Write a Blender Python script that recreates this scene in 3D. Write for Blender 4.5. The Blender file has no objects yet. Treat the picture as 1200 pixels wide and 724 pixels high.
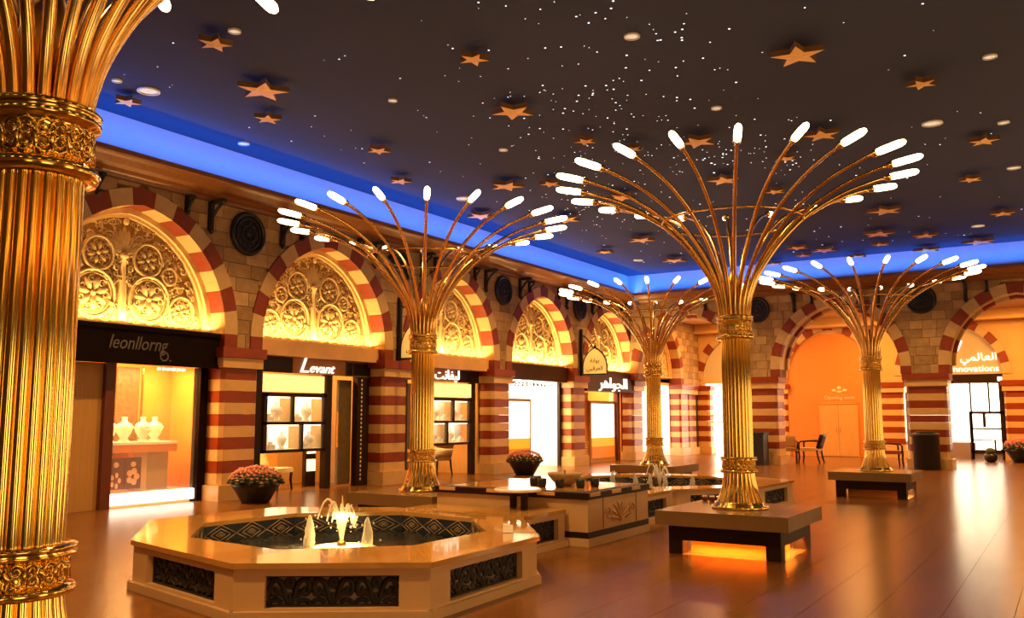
import bpy, bmesh, math, random
from math import pi, sin, cos, sqrt, acos, atan2, radians
from mathutils import Vector, Matrix
random.seed(7)
S = bpy.context.scene
C = S.collection

# ------------------------------------------------------------------ camera
cam = bpy.data.cameras.new('camera'); cam.sensor_width = 36.0; cam.lens = 1050.3/1200*36
cam.clip_end = 200
camo = bpy.data.objects.new('camera', cam); C.objects.link(camo)
camo.location = (0, 0, 1.6); camo.rotation_euler = (pi/2+0.1195, 0, 0.5558)
S.camera = camo
# ------------------------------------------------------------------ world, exposure
W = bpy.data.worlds.new('hall_ambient'); S.world = W; W.use_nodes = True
W.node_tree.nodes['Background'].inputs[0].default_value = (1.0, 0.50, 0.19, 1)
W.node_tree.nodes['Background'].inputs[1].default_value = 0.04
S.view_settings.view_transform = 'Standard'; S.view_settings.look = 'None'
S.view_settings.exposure = 0.5; S.view_settings.gamma = 1.0; S.view_settings.use_curve_mapping = False
K = 1.0          # master gain for the lamps below
WARM = (1.0, 0.53, 0.16); AMBER = (1.0, 0.46, 0.11); PALE = (1.0, 0.78, 0.44)

def area(name, loc, target, sx, sy, power, color=WARM, spread=180):
    l = bpy.data.lights.new(name, 'AREA'); l.shape = 'RECTANGLE'; l.size = sx; l.size_y = sy
    l.energy = power*K; l.color = color; l.spread = radians(spread)
    o = bpy.data.objects.new(name, l); C.objects.link(o); o.location = loc
    d = Vector(target)-Vector(loc)
    z = -d.normalized()
    x = Vector((0, 1, 0)) if abs(z.y) < .9 else Vector((1, 0, 0))
    x = (x - z*x.dot(z)).normalized(); y = z.cross(x)
    o.rotation_euler = Matrix((x, y, z)).transposed().to_euler()
    return o
def spot(name, loc, target, power, angle, color=WARM, blend=.6, r=.06):
    l = bpy.data.lights.new(name, 'SPOT'); l.energy = power*K; l.spot_size = radians(angle); l.spot_blend = blend
    l.color = color; l.shadow_soft_size = r
    o = bpy.data.objects.new(name, l); C.objects.link(o); o.location = loc
    o.rotation_euler = (Vector(target)-Vector(loc)).to_track_quat('-Z', 'Y').to_euler()
    return o
# blue strip lights hidden in the trough of the cornices
BLUE = (0.01, 0.20, 1.0)
area('blue_cove_light', (-13.50, 15.5, 6.14), (-13.1, 15.5, 6.9), 30, .10, 230, BLUE, 170)
area('blue_cove_light', (-13.60, 15.5, 6.2), (-13.8, 15.5, 6.9), 34, .10, 150, BLUE, 150)
area('blue_cove_light', (-5.9, 30.30, 6.14), (-5.9, 29.9, 6.9), .10, 15.5, 90, BLUE, 170)
area('blue_cove_light', (-5.9, 30.4, 6.2), (-5.9, 30.6, 6.9), .10, 15.5, 75, BLUE, 150)
# uplights standing on the lintels in front of the carved arch panels
LARCH = [9.86+4.8*k for k in range(6)]
for k, yc in enumerate(LARCH[:5]):
    area('lintel_uplight', (-14.20, yc, 3.285), (-14.36, yc, 4.6), 3.7, .10, 66 if k < 3 else 105, (1.0, .62, .21))
# shop ceilings
for k, yc in enumerate(LARCH):
    area('shop_ceiling_light', (-15.2, yc, 2.88), (-15.2, yc, 0), 3.0, .7, [100, 90, 90, 130, 80, 420][k], PALE if k > 2 else WARM)
# general fill spots under the hall ceiling, several added over dim places
for (x, y, p) in [(-11.2, 7, 250), (-11.2, 12, 190), (-11.4, 17, 160), (-10.9, 21.8, 190), (-11.9, 20.2, 90), (-11.6, 27, 170), (-6, 6, 210), (-6, 11.5, 170), (-5.5, 17, 150),
                  (-6, 23, 170), (-1, 6, 40), (-.5, 12, 50), (-.5, 18, 60), (-1, 24, 130), (-9, 28, 170), (-3.8, 28, 190), (-6, 2.4, 260)]:
    spot('ceiling_fill_spot', (x, y, 6.78), (x, y, 0), p*3.6, 112, WARM, .8, .1)
# concourse behind the arcade
for x, p in ((-11.7, 260), (-6.5, 300), (-1.3, 310), (3.9, 150)):
    area('concourse_light', (x, 34.6, 5.45), (x, 34.9, 0), 3.5, 2.0, p, AMBER)
area('far_shop_light', (-3.9, 38.5, 2.85), (-3.9, 37.0, 0), .5, 2.8, 130, PALE)

# ------------------------------------------------------------------ materials
MAT = {}
def mat(name, col, rough=.5, metal=0., var=0., scale=6., bump=0., bscale=30., emit=None, es=0., trans=0., ior=1.45, coat=0., objvar=0., alpha=1., stretch=None, dark=None, spec=.5):
    m = bpy.data.materials.new(name); m.use_nodes = True
    nt = m.node_tree; N = nt.nodes; L = nt.links
    b = N['Principled BSDF']
    b.inputs['Base Color'].default_value = (*col, 1); b.inputs['Roughness'].default_value = rough
    b.inputs['Metallic'].default_value = metal; b.inputs['IOR'].default_value = ior
    b.inputs['Transmission Weight'].default_value = trans; b.inputs['Coat Weight'].default_value = coat
    b.inputs['Alpha'].default_value = alpha; b.inputs['Specular IOR Level'].default_value = spec
    if emit:
        b.inputs['Emission Color'].default_value = (*emit, 1); b.inputs['Emission Strength'].default_value = es
    if var or bump or objvar:
        tc = N.new('ShaderNodeTexCoord'); vec = tc.outputs['Object']
        if stretch:
            mp = N.new('ShaderNodeMapping'); mp.inputs['Scale'].default_value = stretch; L.new(vec, mp.inputs[0]); vec = mp.outputs[0]
        if objvar:
            oi = N.new('ShaderNodeObjectInfo'); ad = N.new('ShaderNodeVectorMath'); ad.operation = 'ADD'
            L.new(vec, ad.inputs[0]); sc = N.new('ShaderNodeVectorMath'); sc.operation = 'SCALE'
            cb = N.new('ShaderNodeCombineXYZ'); L.new(oi.outputs['Random'], cb.inputs[0]); L.new(oi.outputs['Random'], cb.inputs[1])
            L.new(cb.outputs[0], sc.inputs[0]); sc.inputs['Scale'].default_value = 37.; L.new(sc.outputs[0], ad.inputs[1]); vec = ad.outputs[0]
    if var or objvar:
        d = dark if dark else tuple(c*.5 for c in col)
        nz = N.new('ShaderNodeTexNoise'); nz.inputs['Scale'].default_value = scale; nz.inputs['Detail'].default_value = 5
        L.new(vec, nz.inputs['Vector'])
        mp2 = N.new('ShaderNodeMapRange'); mp2.inputs[1].default_value = .3; mp2.inputs[2].default_value = .75
        mp2.inputs[3].default_value = 0; mp2.inputs[4].default_value = var; L.new(nz.outputs[0], mp2.inputs[0])
        fac = mp2.outputs[0]
        if objvar:
            mm = N.new('ShaderNodeMath'); mm.operation = 'MULTIPLY_ADD'; mm.inputs[1].default_value = objvar
            L.new(oi.outputs['Random'], mm.inputs[0]); L.new(fac, mm.inputs[2]); fac = mm.outputs[0]
        mx = N.new('ShaderNodeMix'); mx.data_type = 'RGBA'; mx.inputs[6].default_value = (*col, 1); mx.inputs[7].default_value = (*d, 1)
        L.new(fac, mx.inputs[0]); L.new(mx.outputs[2], b.inputs['Base Color'])
    if bump:
        n2 = N.new('ShaderNodeTexNoise'); n2.inputs['Scale'].default_value = bscale; n2.inputs['Detail'].default_value = 4
        L.new(vec, n2.inputs['Vector'])
        bp = N.new('ShaderNodeBump'); bp.inputs['Strength'].default_value = bump; bp.inputs['Distance'].default_value = .02
        L.new(n2.outputs[0], bp.inputs['Height']); L.new(bp.outputs[0], b.inputs['Normal'])
    MAT[name] = m
    return m
mat('floor_stone', (.22, .084, .019), .235, spec=.33, var=.7, scale=2.5, bump=.06, bscale=5, objvar=.5, dark=(.13, .048, .012), stretch=(1, .35, 1))
mat('floor_joint', (.07, .03, .012), .6)
mat('ceiling_paint', (.031, .036, .080), .9, var=.5, scale=.25, dark=(.024, .028, .066))
mat('cove_paint', (.55, .55, .62), .9)
mat('stone_block', (.58, .38, .17), .8, var=.5, scale=5, bump=.5, bscale=18, objvar=.75, dark=(.28, .165, .065))
mat('stone_joint', (.20, .12, .06), .9)
mat('voussoir_red', (.27, .042, .010), .55, var=.5, scale=6, bump=.15)
mat('voussoir_cream', (.62, .41, .18), .6, var=.5, scale=6, bump=.15, dark=(.47, .29, .11))
mat('pier_red', (.30, .045, .007), .3, var=.5, scale=5)
mat('pier_cream', (.72, .44, .165), .3, var=.5, scale=5, dark=(.55, .31, .10))
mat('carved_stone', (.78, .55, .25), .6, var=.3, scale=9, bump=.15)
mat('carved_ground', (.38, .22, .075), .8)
mat('plaster_amber', (.72, .42, .14), .7, var=.3, scale=2)
mat('hoarding_orange', (.70, .25, .036), .6, var=.2, scale=1)
mat('hoarding_light', (.85, .52, .20), .6)
mat('brass', (.95, .62, .16), .13, metal=1, var=.25, scale=4, dark=(.80, .46, .10))
mat('brass_dark', (.50, .26, .06), .35, metal=1, var=.5, scale=20, dark=(.2, .09, .02))
mat('copper_tube', (.92, .56, .17), .2, metal=1)
mat('bulb_glass', (1, .93, .8), .3, emit=(1.0, .70, .34), es=9.0)
mat('cornice_wood', (.25, .095, .028), .32, var=.6, scale=4, stretch=(8, .4, 8), dark=(.12, .04, .012))
mat('iron', (.018, .014, .012), .5, bump=.2)
mat('roundel_metal', (.030, .027, .028), .35, metal=.4)
mat('star_gold', (.95, .55, .17), .5, var=.4, scale=7, dark=(.7, .36, .09))
mat('star_side', (.20, .09, .03), .6)
mat('pin_light', (1, 1, 1), .5, emit=(.9, .95, 1), es=1.6)
mat('downlight_glow', (1, .9, .7), .5, emit=(1.0, .80, .55), es=.28)
mat('rim_marble', (.60, .32, .085), .09, var=.6, scale=3, dark=(.42, .20, .055), coat=.3)
mat('fountain_stone', (.70, .45, .22), .45, var=.35, scale=3, dark=(.56, .34, .15))
mat('slab_stone', (.26, .150, .058), .22, var=.4, scale=4, dark=(.18, .10, .04))
mat('grille_back', (.30, .25, .23), .5)
mat('dark_wood', (.030, .013, .006), .4, spec=.25, var=.4, scale=9)
mat('fascia_wood', (.010, .004, .002), .6, spec=.08, var=.4, scale=4, stretch=(1, 8, 8))
mat('brown_fascia', (.085, .032, .010), .5, spec=.2, var=.4, scale=4)
mat('panel_wood', (.55, .30, .085), .5, var=.5, scale=3, stretch=(8, 8, .5), dark=(.4, .2, .05))
mat('post_wood', (.15, .035, .012), .4, var=.3, scale=5)
mat('lintel_stone', (.78, .44, .17), .55, var=.3, scale=3)
mat('sign_wood', (.48, .22, .08), .5, var=.3, scale=5)
mat('orange_wall', (.80, .25, .028), .6, var=.2, scale=2)
mat('white_glow', (1, 1, 1), .5, emit=(1.0, .90, .70), es=2.6)  # also on shop walls and soffits, where emission replaces interior lighting
mat('yellow_glow', (1, .85, .4), .5, emit=(1.0, .68, .22), es=.85)
mat('case_glow', (1, .9, .7), .5, emit=(1.0, .74, .40), es=1.3)
mat('orange_glow', (.25, .04, .005), .5, emit=(1.0, .15, .005), es=.75)
mat('unseen_glow', (1, .9, .7), .5, emit=(1.0, .72, .34), es=2.4)
mat('amber_glow', (.3, .10, .01), .5, emit=(1.0, .36, .02), es=.85)
mat('sign_white', (1, .95, .85), .4, emit=(1.0, .92, .78), es=1.1)
mat('plaque_yellow', (.85, .60, .16), .5, emit=(1, .66, .15), es=.35)
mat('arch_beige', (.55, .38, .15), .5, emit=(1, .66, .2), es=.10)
mat('plaque_letter', (.12, .06, .01), .6)
mat('steel_letter', (.16, .13, .12), .35, metal=.3)
mat('gold_letter', (.95, .75, .42), .45)
mat('white_fabric', (.92, .88, .80), .7)
mat('tan_leather', (.50, .30, .10), .45, var=.3, scale=9)
mat('pattern_gold', (.20, .11, .03), .4, var=1, scale=14, dark=(.06, .03, .01))
mat('picture_red', (.14, .02, .012), .4)
mat('picture_bloom', (.85, .42, .20), .5)
mat('glass', (1, 1, 1), .02, alpha=.10)
mat('mosaic_dark', (.030, .042, .062), .22, var=.6, scale=20, dark=(.015, .018, .025))
mat('mosaic_gold', (.27, .18, .09), .35)
mat('water', (.55, .75, .80), .03, trans=1, ior=1.33, bump=.35, bscale=7)
mat('foam', (1, .92, .78), .3, trans=.55, ior=1.2, alpha=.75)
mat('lamp_underwater', (1, .8, .4), .4, emit=(1.0, .70, .22), es=5.0)
mat('underglow', (1, .4, .05), .5, emit=(1.0, .34, .04), es=5)
mat('pot_black', (.018, .016, .014), .3)
mat('petal_pink', (.90, .48, .38), .7, var=.6, scale=30, dark=(.72, .26, .2), objvar=.2)
mat('leaf_dark', (.05, .07, .02), .6)
mat('bowl_stone', (.52, .36, .16), .5, var=.5, scale=12)
mat('white_top', (.95, .93, .88), .12)
mat('paper_white', (.92, .88, .78), .5)
mat('red_glass', (.20, .015, .010), .15, coat=.4)
mat('door_wood', (.72, .36, .09), .45, var=.3, scale=3, stretch=(9, 9, .6))
mat('olive_door', (.16, .10, .025), .4, var=.6, scale=10)
mat('seat_red', (.30, .07, .04), .6)
mat('bin_dark', (.022, .017, .015), .4)

# ------------------------------------------------------------------ mesh builder
class MB:
    def __init__(s): s.v = []; s.f = []; s.m = []; s.s = []
    def add(s, vs, fs, mi=0, sm=False):
        o = len(s.v); s.v += [tuple(v) for v in vs]
        for f in fs: s.f.append([i+o for i in f]); s.m.append(mi); s.s.append(sm)
        return s
    def box(s, x0, x1, y0, y1, z0, z1, mi=0, M=None):
        v = [(x, y, z) for z in (z0, z1) for y in (y0, y1) for x in (x0, x1)]
        if M: v = [M @ Vector(p) for p in v]
        return s.add(v, [(0, 2, 3, 1), (4, 5, 7, 6), (0, 1, 5, 4), (2, 6, 7, 3), (0, 4, 6, 2), (1, 3, 7, 5)], mi)
    def prism(s, poly, lo, hi, ax='y', mi=0, sm=False):
        # poly in the plane of the other two axes, extruded along ax
        n = len(poly)
        def P(a, b, h):
            return (h, a, b) if ax == 'x' else ((a, h, b) if ax == 'y' else (a, b, h))
        v = [P(a, b, lo) for a, b in poly]+[P(a, b, hi) for a, b in poly]
        ar = sum(poly[i][0]*poly[(i+1) % n][1]-poly[(i+1) % n][0]*poly[i][1] for i in range(n))
        flip = (ar > 0) == (ax != 'y')
        a = list(range(n)); b = [i+n for i in a]
        q = [(i, (i+1) % n, (i+1) % n+n, i+n) for i in range(n)]
        if flip: fs = [a[::-1], b]; 
        else: fs = [a, b[::-1]]; q = [t[::-1] for t in q]
        s.add(v, fs, mi); o = len(s.v)-2*n
        for t in q: s.f.append([i+o for i in t]); s.m.append(mi); s.s.append(sm)
        return s
    def lathe(s, prof, n=24, c=(0, 0, 0), mi=0, sm=True, rad=None, cap=True):
        # prof [(r, z)]; rad(theta, i) optional multiplier
        v = []
        for i, (r, z) in enumerate(prof):
            for k in range(n):
                t = 2*pi*k/n; rr = r*(rad(t, i) if rad else 1)
                v.append((c[0]+rr*cos(t), c[1]+rr*sin(t), c[2]+z))
        f = [(i*n+k, i*n+(k+1) % n, (i+1)*n+(k+1) % n, (i+1)*n+k) for i in range(len(prof)-1) for k in range(n)]
        s.add(v, f, mi, sm)
        if cap:
            o = len(s.v)-len(v)
            s.f.append([o+k for k in range(n)][::-1]); s.m.append(mi); s.s.append(False)
            o2 = len(s.v)-n
            s.f.append([o2+k for k in range(n)]); s.m.append(mi); s.s.append(False)
        return s
    def tube(s, pts, r, n=6, mi=0, sm=True, flat=None):
        pts = [Vector(p) for p in pts]; m = len(pts)
        rs = r if isinstance(r, (list, tuple)) else [r]*m
        v = []; up = Vector((0, 0, 1)); prev = None
        for i, p in enumerate(pts):
            t = (pts[min(i+1, m-1)]-pts[max(i-1, 0)])
            t = t.normalized() if t.length > 1e-9 else up
            if prev is None:
                a = t.orthogonal().normalized()
            else:
                a = prev-t*prev.dot(t)
                a = a.normalized() if a.length > 1e-6 else t.orthogonal().normalized()
            prev = a; b = t.cross(a)
            for k in range(n):
                q = 2*pi*k/n
                v.append(p+(a*cos(q)+b*sin(q))*rs[i])
        if flat is not None:
            ax, cen, sc = flat
            for p in v: p[ax] = cen+(p[ax]-cen)*sc
        f = [(i*n+k, i*n+(k+1) % n, (i+1)*n+(k+1) % n, (i+1)*n+k) for i in range(m-1) for k in range(n)]
        f += [tuple(range(n))[::-1], tuple((m-1)*n+k for k in range(n))]
        return s.add(v, f, mi, sm)
    def ball(s, c, rx, ry=None, rz=None, n=8, m=5, mi=0):
        ry = ry or rx; rz = rz or rx
        prof = [(max(1e-4, sin(pi*i/m)), -cos(pi*i/m)) for i in range(m+1)]
        v = [(c[0]+rx*r*cos(2*pi*k/n), c[1]+ry*r*sin(2*pi*k/n), c[2]+rz*z) for r, z in prof for k in range(n)]
        f = [(i*n+k, i*n+(k+1) % n, (i+1)*n+(k+1) % n, (i+1)*n+k) for i in range(m) for k in range(n)]
        return s.add(v, f, mi, True)
    def torus(s, c, R, r, n=20, k=6, mi=0, ax='z', sc=1.):
        v = []
        for i in range(n):
            a = 2*pi*i/n
            for j in range(k):
                b = 2*pi*j/k; q = R+r*cos(b); h = r*sin(b)*sc
                p = (q*cos(a), q*sin(a), h)
                if ax == 'y': p = (p[0], p[2], p[1])
                if ax == 'x': p = (p[2], p[0], p[1])
                v.append((c[0]+p[0], c[1]+p[1], c[2]+p[2]))
        f = [(i*k+j, ((i+1) % n)*k+j, ((i+1) % n)*k+(j+1) % k, i*k+(j+1) % k) for i in range(n) for j in range(k)]
        if ax == 'y': f = [t[::-1] for t in f]
        return s.add(v, f, mi, True)
    def mesh(s, name, mats):
        me = bpy.data.meshes.new(name); me.from_pydata(s.v, [], s.f)
        for m in (mats if isinstance(mats, (list, tuple)) else [mats]): me.materials.append(MAT[m])
        me.polygons.foreach_set('material_index', s.m); me.polygons.foreach_set('use_smooth', s.s)
        me.update(); return me
    def build(s, name, mats, parent=None, loc=(0, 0, 0), rz=0):
        return put(name, s.mesh(name, mats), parent, loc, rz)

def put(name, me, parent=None, loc=(0, 0, 0), rz=0):
    o = bpy.data.objects.new(name, me); C.objects.link(o)
    if parent: o.parent = parent
    o.location = loc
    if rz: o.rotation_euler = (0, 0, rz)
    return o
def tag(o, label, cat, group=None, kind=None):
    o['label'] = label; o['category'] = cat
    if group: o['group'] = group
    if kind: o['kind'] = kind
    return o
def thing(name, label, cat, loc=(0, 0, 0), rz=0, group=None):
    o = bpy.data.objects.new(name, None); C.objects.link(o); o.location = loc; o.rotation_euler = (0, 0, rz)
    o.empty_display_size = .1
    return tag(o, label, cat, group)
def struct(o, label=None, cat=None):
    o['kind'] = 'structure'
    if label: o['label'] = label
    if cat: o['category'] = cat
    return o
def text(name, body, size, m, parent, loc, depth=.01, rot=(pi/2, 0, 0), align='CENTER', shear=0., sx=1.):
    cu = bpy.data.curves.new(name, 'FONT'); cu.body = body; cu.size = size; cu.extrude = depth; cu.align_x = align; cu.shear = shear
    cu.resolution_u = 3
    t = bpy.data.objects.new(name+'_curve', cu); C.objects.link(t)
    bpy.context.view_layer.update()
    dg = bpy.context.evaluated_depsgraph_get()
    me = bpy.data.meshes.new_from_object(t.evaluated_get(dg)); C.objects.unlink(t); bpy.data.objects.remove(t)
    me.materials.clear(); me.materials.append(MAT[m])
    R = Matrix.Rotation(rot[0], 4, 'X')
    for v in me.vertices: v.co = R @ Vector((v.co.x*sx, v.co.y, v.co.z))
    o = put(name, me, parent, loc); return o

# ------------------------------------------------------------------ setting: floor and ceilings
fb = MB().box(-18, 14, -8, 42, -.12, -.008)
floor = struct(fb.build('floor', 'floor_joint'))
cy_, sy_ = cos(.5558), sin(.5558)
def view(x, y, z):
    p = Vector((x, y, z-1.6)); fx = p.x*cy_+p.y*sy_; f0 = -p.x*sy_+p.y*cy_
    d = f0*cos(.1195)+p.z*sin(.1195); u = -f0*sin(.1195)+p.z*cos(.1195)
    if d < .3: return None
    return 600+1050.3*fx/d, 362-1050.3*u/d, d
tiles = []
for i in range(64):
    for j in range(46):
        x = -18+.5*i+.25; y = -4+j+.5+(.5 if i % 2 else 0)
        q = view(x, y, 0)
        if q and -60 < q[0] < 1260 and 480 < q[1] < 800: tiles.append((q[2], x, y))
        elif y > 2 and -17 < x < 8: tiles.append((99, x, y))
tiles.sort()
tm = MB().box(-.2478, .2478, -.4978, .4978, -.03, 0).mesh('floor_tile', 'floor_stone')
rest = MB()
for n, (d, x, y) in enumerate(tiles):
    if n < 295 and d < 90: put('floor_tile', tm, floor, (x, y, 0))
    else: rest.box(x-.2475, x+.2475, y-.4975, y+.4975, -.03, 0)
o = rest.build('floor_tile_field', 'floor_stone', floor); o['kind'] = 'stuff'

cb = MB().box(-14.3, 14, -8, 31.2, 6.86, 7.0)
ceiling = struct(cb.build('ceiling', 'ceiling_paint'))
cv = MB().box(-14.3, -13.9, 5, 31.2, 5.9, 6.86).box(-13.9, 14, 30.7, 31.1, 5.9, 6.86)
cv.build('cove_wall', 'cove_paint', ceiling)
c2 = MB().box(-13.9, 14, 31.6, 38.6, 5.6, 5.8).box(-13.9, 14, 37.6, 38, 5.3, 5.6).box(-13.9, 14, 37.4, 38, 5.2, 5.3)
struct(c2.build('ceiling', 'plaster_amber'))

# ------------------------------------------------------------------ arcades (local frame: u along the wall, d into it, z up)
ZS = 3.2
class Arch:
    def __init__(s, a, rise, t): s.a = a; s.h = rise; s.t = t; s.c = (rise*rise-a*a)/(2*a); s.R = a+s.c
    def w(s, z, e=0):          # half width of the curve offset by e at height z
        R = s.R+e; q = z-ZS
        if q <= 0: return s.a+e
        return max(0, sqrt(max(0, R*R-q*q))-s.c)
    def pt(s, phi, e=0, side=1): R = s.R+e; return (side*(-s.c+R*cos(phi)), R*sin(phi))
    def fmax(s, e=0): return acos(s.c/(s.R+e))
    def outline(s, e=0, n=14):   # open curve right spring -> apex -> left spring, z above spring
        f = s.fmax(e); r = [s.pt(f*i/n, e) for i in range(n+1)]
        return r+[(-u, z) for u, z in r[::-1][1:]]
def arch_band(A, e0, e1, lo, hi, mi=0, mb=None, n=14):
    mb = mb or MB(); o = A.outline(e1, n); i = A.outline(e0, n)
    for k in range(len(o)-1):
        mb.prism([i[k], o[k], o[k+1], i[k+1]], lo, hi, 'y', mi)
    return mb
def voussoir_meshes(A, lo, hi, n=7, tag_=''):
    fi, fo = A.fmax(0), A.fmax(A.t); out = []
    # unit i of n+.5 units per side; last half unit forms the keystone with its mirror
    U = n+.5
    for side in (1, -1):
        for i in range(n):
            pts = []
            for q in (0, .5, 1): pts.append(A.pt(fi*(i+q*.985)/U, 0, side))
            for q in (1, .5, 0): pts.append(A.pt(fo*(i+q*.985)/U, A.t, side))
            out.append((MB().prism(pts, lo, hi, 'y').mesh('voussoir', 'voussoir_red' if i % 2 else 'voussoir_cream'), i))
    # n = 7: i=1,3,5 red, 6 cream, keystone red
    a = A.pt(fi*n/U, 0); b = A.pt(fo*n/U, A.t); top = (0, A.pt(fo, A.t)[1]); bot = (0, A.pt(fi, 0)[1])
    out.append((MB().prism([a, b, top, (-b[0], b[1]), (-a[0], a[1]), bot], lo, hi, 'y').mesh('keystone', 'voussoir_red'), 9))
    return out
def rows(A, centers, u0, u1, z0, z1, dz, lo, hi, e, split=None, mb=None, per=None, gap=0.):
    # fills the wall between the arch curves with courses of blocks; per(mesh polygon) is called for single blocks
    cs = sorted(centers); k = 0; z = z0
    while z < z1-1e-6:
        zt = min(z+dz, z1)
        spans = [(None, cs[0])]+[(cs[i], cs[i+1]) for i in range(len(cs)-1)]+[(cs[-1], None)]
        for L_, R_ in spans:
            zz = [z+(zt-z-gap)*q/3 for q in range(4)]
            le = [u0 if L_ is None else min(max(L_+A.w(h, e), u0), u1) for h in zz]
            re = [u1 if R_ is None else max(min(R_-A.w(h, e), u1), u0) for h in zz]
            if split is None: cuts = [-1e9, 1e9]
            else:
                off = (k % 2)*split*.5+random.uniform(-.05, .05); cuts = [u0-split+off]
                while cuts[-1] < u1+split: cuts.append(cuts[-1]+split*random.choice((.8, 1, 1.15)))
            for a, b in zip(cuts, cuts[1:]):
                l = [max(a, q) for q in le]; r = [min(b-gap, q) for q in re]
                if min(y-x for x, y in zip(l, r)) < .02:
                    # keep the part where it still has width
                    ok = [i for i in range(4) if r[i]-l[i] > .015]
                    if len(ok) < 2: continue
                else: ok = range(4)
                poly = [(r[i], zz[i]) for i in ok]+[(l[i], zz[i]) for i in reversed(ok)]
                if per: per(poly)
                else: mb.prism(poly, lo, hi, 'y')
        z = zt; k += 1
def pier_courses(par, u, hw, d0, d1, ch=.07):
    def sec(w, a, b, c): return [(-w, a+c), (-w+c, a), (w-c, a), (w, a+c), (w, b), (-w, b)]
    key = (round(hw, 3), d0, d1)
    if key not in PM:
        h = .225
        PM[key] = [MB().prism(sec(hw, d0+.02, d1, ch), 0, h-.006, 'z').mesh('pier_course', c) for c in ('pier_red', 'pier_cream')] + [
            MB().prism(sec(hw+.10, d0-.10, d1, .01), 0, .194, 'z').mesh('impost_course', 'pier_red'),
            MB().prism(sec(hw+.05, d0-.05, d1, .01), 0, .194, 'z').mesh('impost_course', 'pier_cream'),
            MB().prism(sec(hw+.07, d0-.07, d1, .01), 0, .295, 'z').mesh('pier_plinth', 'pier_cream')]
    P = PM[key]
    p = put('pier', P[4], par, (u, 0, 0))
    for i in range(10): put('pier_course', P[i % 2 == 0 and 1 or 0], p, (0, 0, .3+.225*i))
    put('impost_course', P[3], p, (0, 0, 2.55)); put('impost_course', P[2], p, (0, 0, 2.75))
PM = {}

def arcade(name, A, centers, u0, u1, depth, vd, frame, piers, hw, ztop=5.75, cap=300, zfill=5.9, backd=None):
    mb = MB()
    rows(A, centers, u0, u1, 2.95, ztop, .14, .045, depth, .02, mb=mb)
    mb.box(u0, u1, .045, .5, ztop, zfill)
    w = mb.build(name, 'stone_joint', None, frame[0], frame[1]); struct(w)
    blocks = []
    rows(A, centers, u0, u1, 2.952, ztop, .28, 0, .06, A.t+.004, split=.50, per=blocks.append, gap=.012)
    extra = MB()
    for n, p in enumerate(blocks):
        if n < cap: MB().prism(p, random.uniform(-.006, .006), .06, 'y').build('stone_block', 'stone_block', w)
        else: extra.prism(p, 0, .06, 'y')
    if extra.v: extra.build('stone_block_field', 'stone_block', w)['kind'] = 'stuff'
    V = voussoir_meshes(A, -.03, vd)
    sp = MB().box(A.a, A.a+A.t, -.03, vd, 2.952, ZS-.004).mesh('springer', 'voussoir_red')
    sm_ = MB().box(-A.a-A.t, -A.a, -.03, vd, 2.952, ZS-.004).mesh('springer', 'voussoir_red')
    for c in centers:
        for me, i in V: put(me.name.split('.')[0], me, w, (c, 0, ZS))
        if c+A.a < u1: put('springer', sp, w, (c, 0, 0))
        if c-A.a > u0: put('springer', sm_, w, (c, 0, 0))
    for u in piers: pier_courses(w, u, hw, 0, depth)
    return w

FL = ((-13.9, 0, 0), pi/2); FB = ((0, 30.7, 0), 0); FF = ((0, 38.0, 0), 0)
def LW(u, d, z=0): return (-13.9-d, u, z)
def BW(u, d, z=0): return (u, 30.7+d, z)
AL = Arch(1.92, 2.15, .31); AB = Arch(1.90, 2.12, .32)
wl = arcade('wall_left', AL, LARCH, 7.0, 38, .50, .47, FL, [7.46+4.8*k for k in range(7)]+[37.2], .46)
BARCH = [-11.67, -6.45, -1.23, 3.99]
wb = arcade('wall_back', AB, BARCH, -13.9, 8.6, .90, .22, FB, [-9.06, -3.84, 1.38, 6.6], .575)
for c in BARCH:      # inner order of each open arch: plain soffit, then a striped ring a little tighter
    arch_band(AB, 0, .3, .22, .62).build('arch_soffit', 'carved_stone', wb, (c, 0, ZS))
A2 = Arch(1.80, 2.02, .3)
VB = voussoir_meshes(A2, .62, .9)
for c in BARCH:
    for me, i in VB: put(me.name.split('.')[0], me, wb, (c, 0, ZS))
# far wall of the concourse
AF = Arch(1.72, 1.95, .30); FARCH = [-12.05, -8.35, -3.85, .65]
mb = MB(); rows(AF, FARCH, -13.9, 6, 2.95, 5.6, .2, .02, .5, .01, mb=mb)
wf = struct(mb.build('wall_far', 'plaster_amber', None, FF[0]))
VF = voussoir_meshes(AF, -.02, .4, 7)
for c in FARCH:
    for me, i in VF: put(me.name.split('.')[0], me, wf, (c, 0, ZS))
for u in (-13.75, -10.2, -6.1, -1.6, 2.9): pier_courses(wf, u, .52 if u > -10 else (.12 if u > -11 else .3), 0, .5)

# opposite side of the hall: the mirrored arcade beside and behind the camera
FR = ((2.2, 0, 0), -pi/2); RAR = [-9.86-4.8*k+14.4 for k in range(8)]
mb = MB(); rows(AL, RAR, -30.6, 8.5, 2.95, 5.9, .14, 0, .5, .0, mb=mb)
wr = struct(mb.build('wall_right', 'stone_block', None, FR[0], FR[1]))
for c in RAR: pier_courses(wr, c-2.4, .46, 0, .5)
wn = MB().box(-14.3, 2.7, -8.6, -8.1, 0, 6.86).build('wall_front', 'stone_block'); struct(wn)
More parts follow.
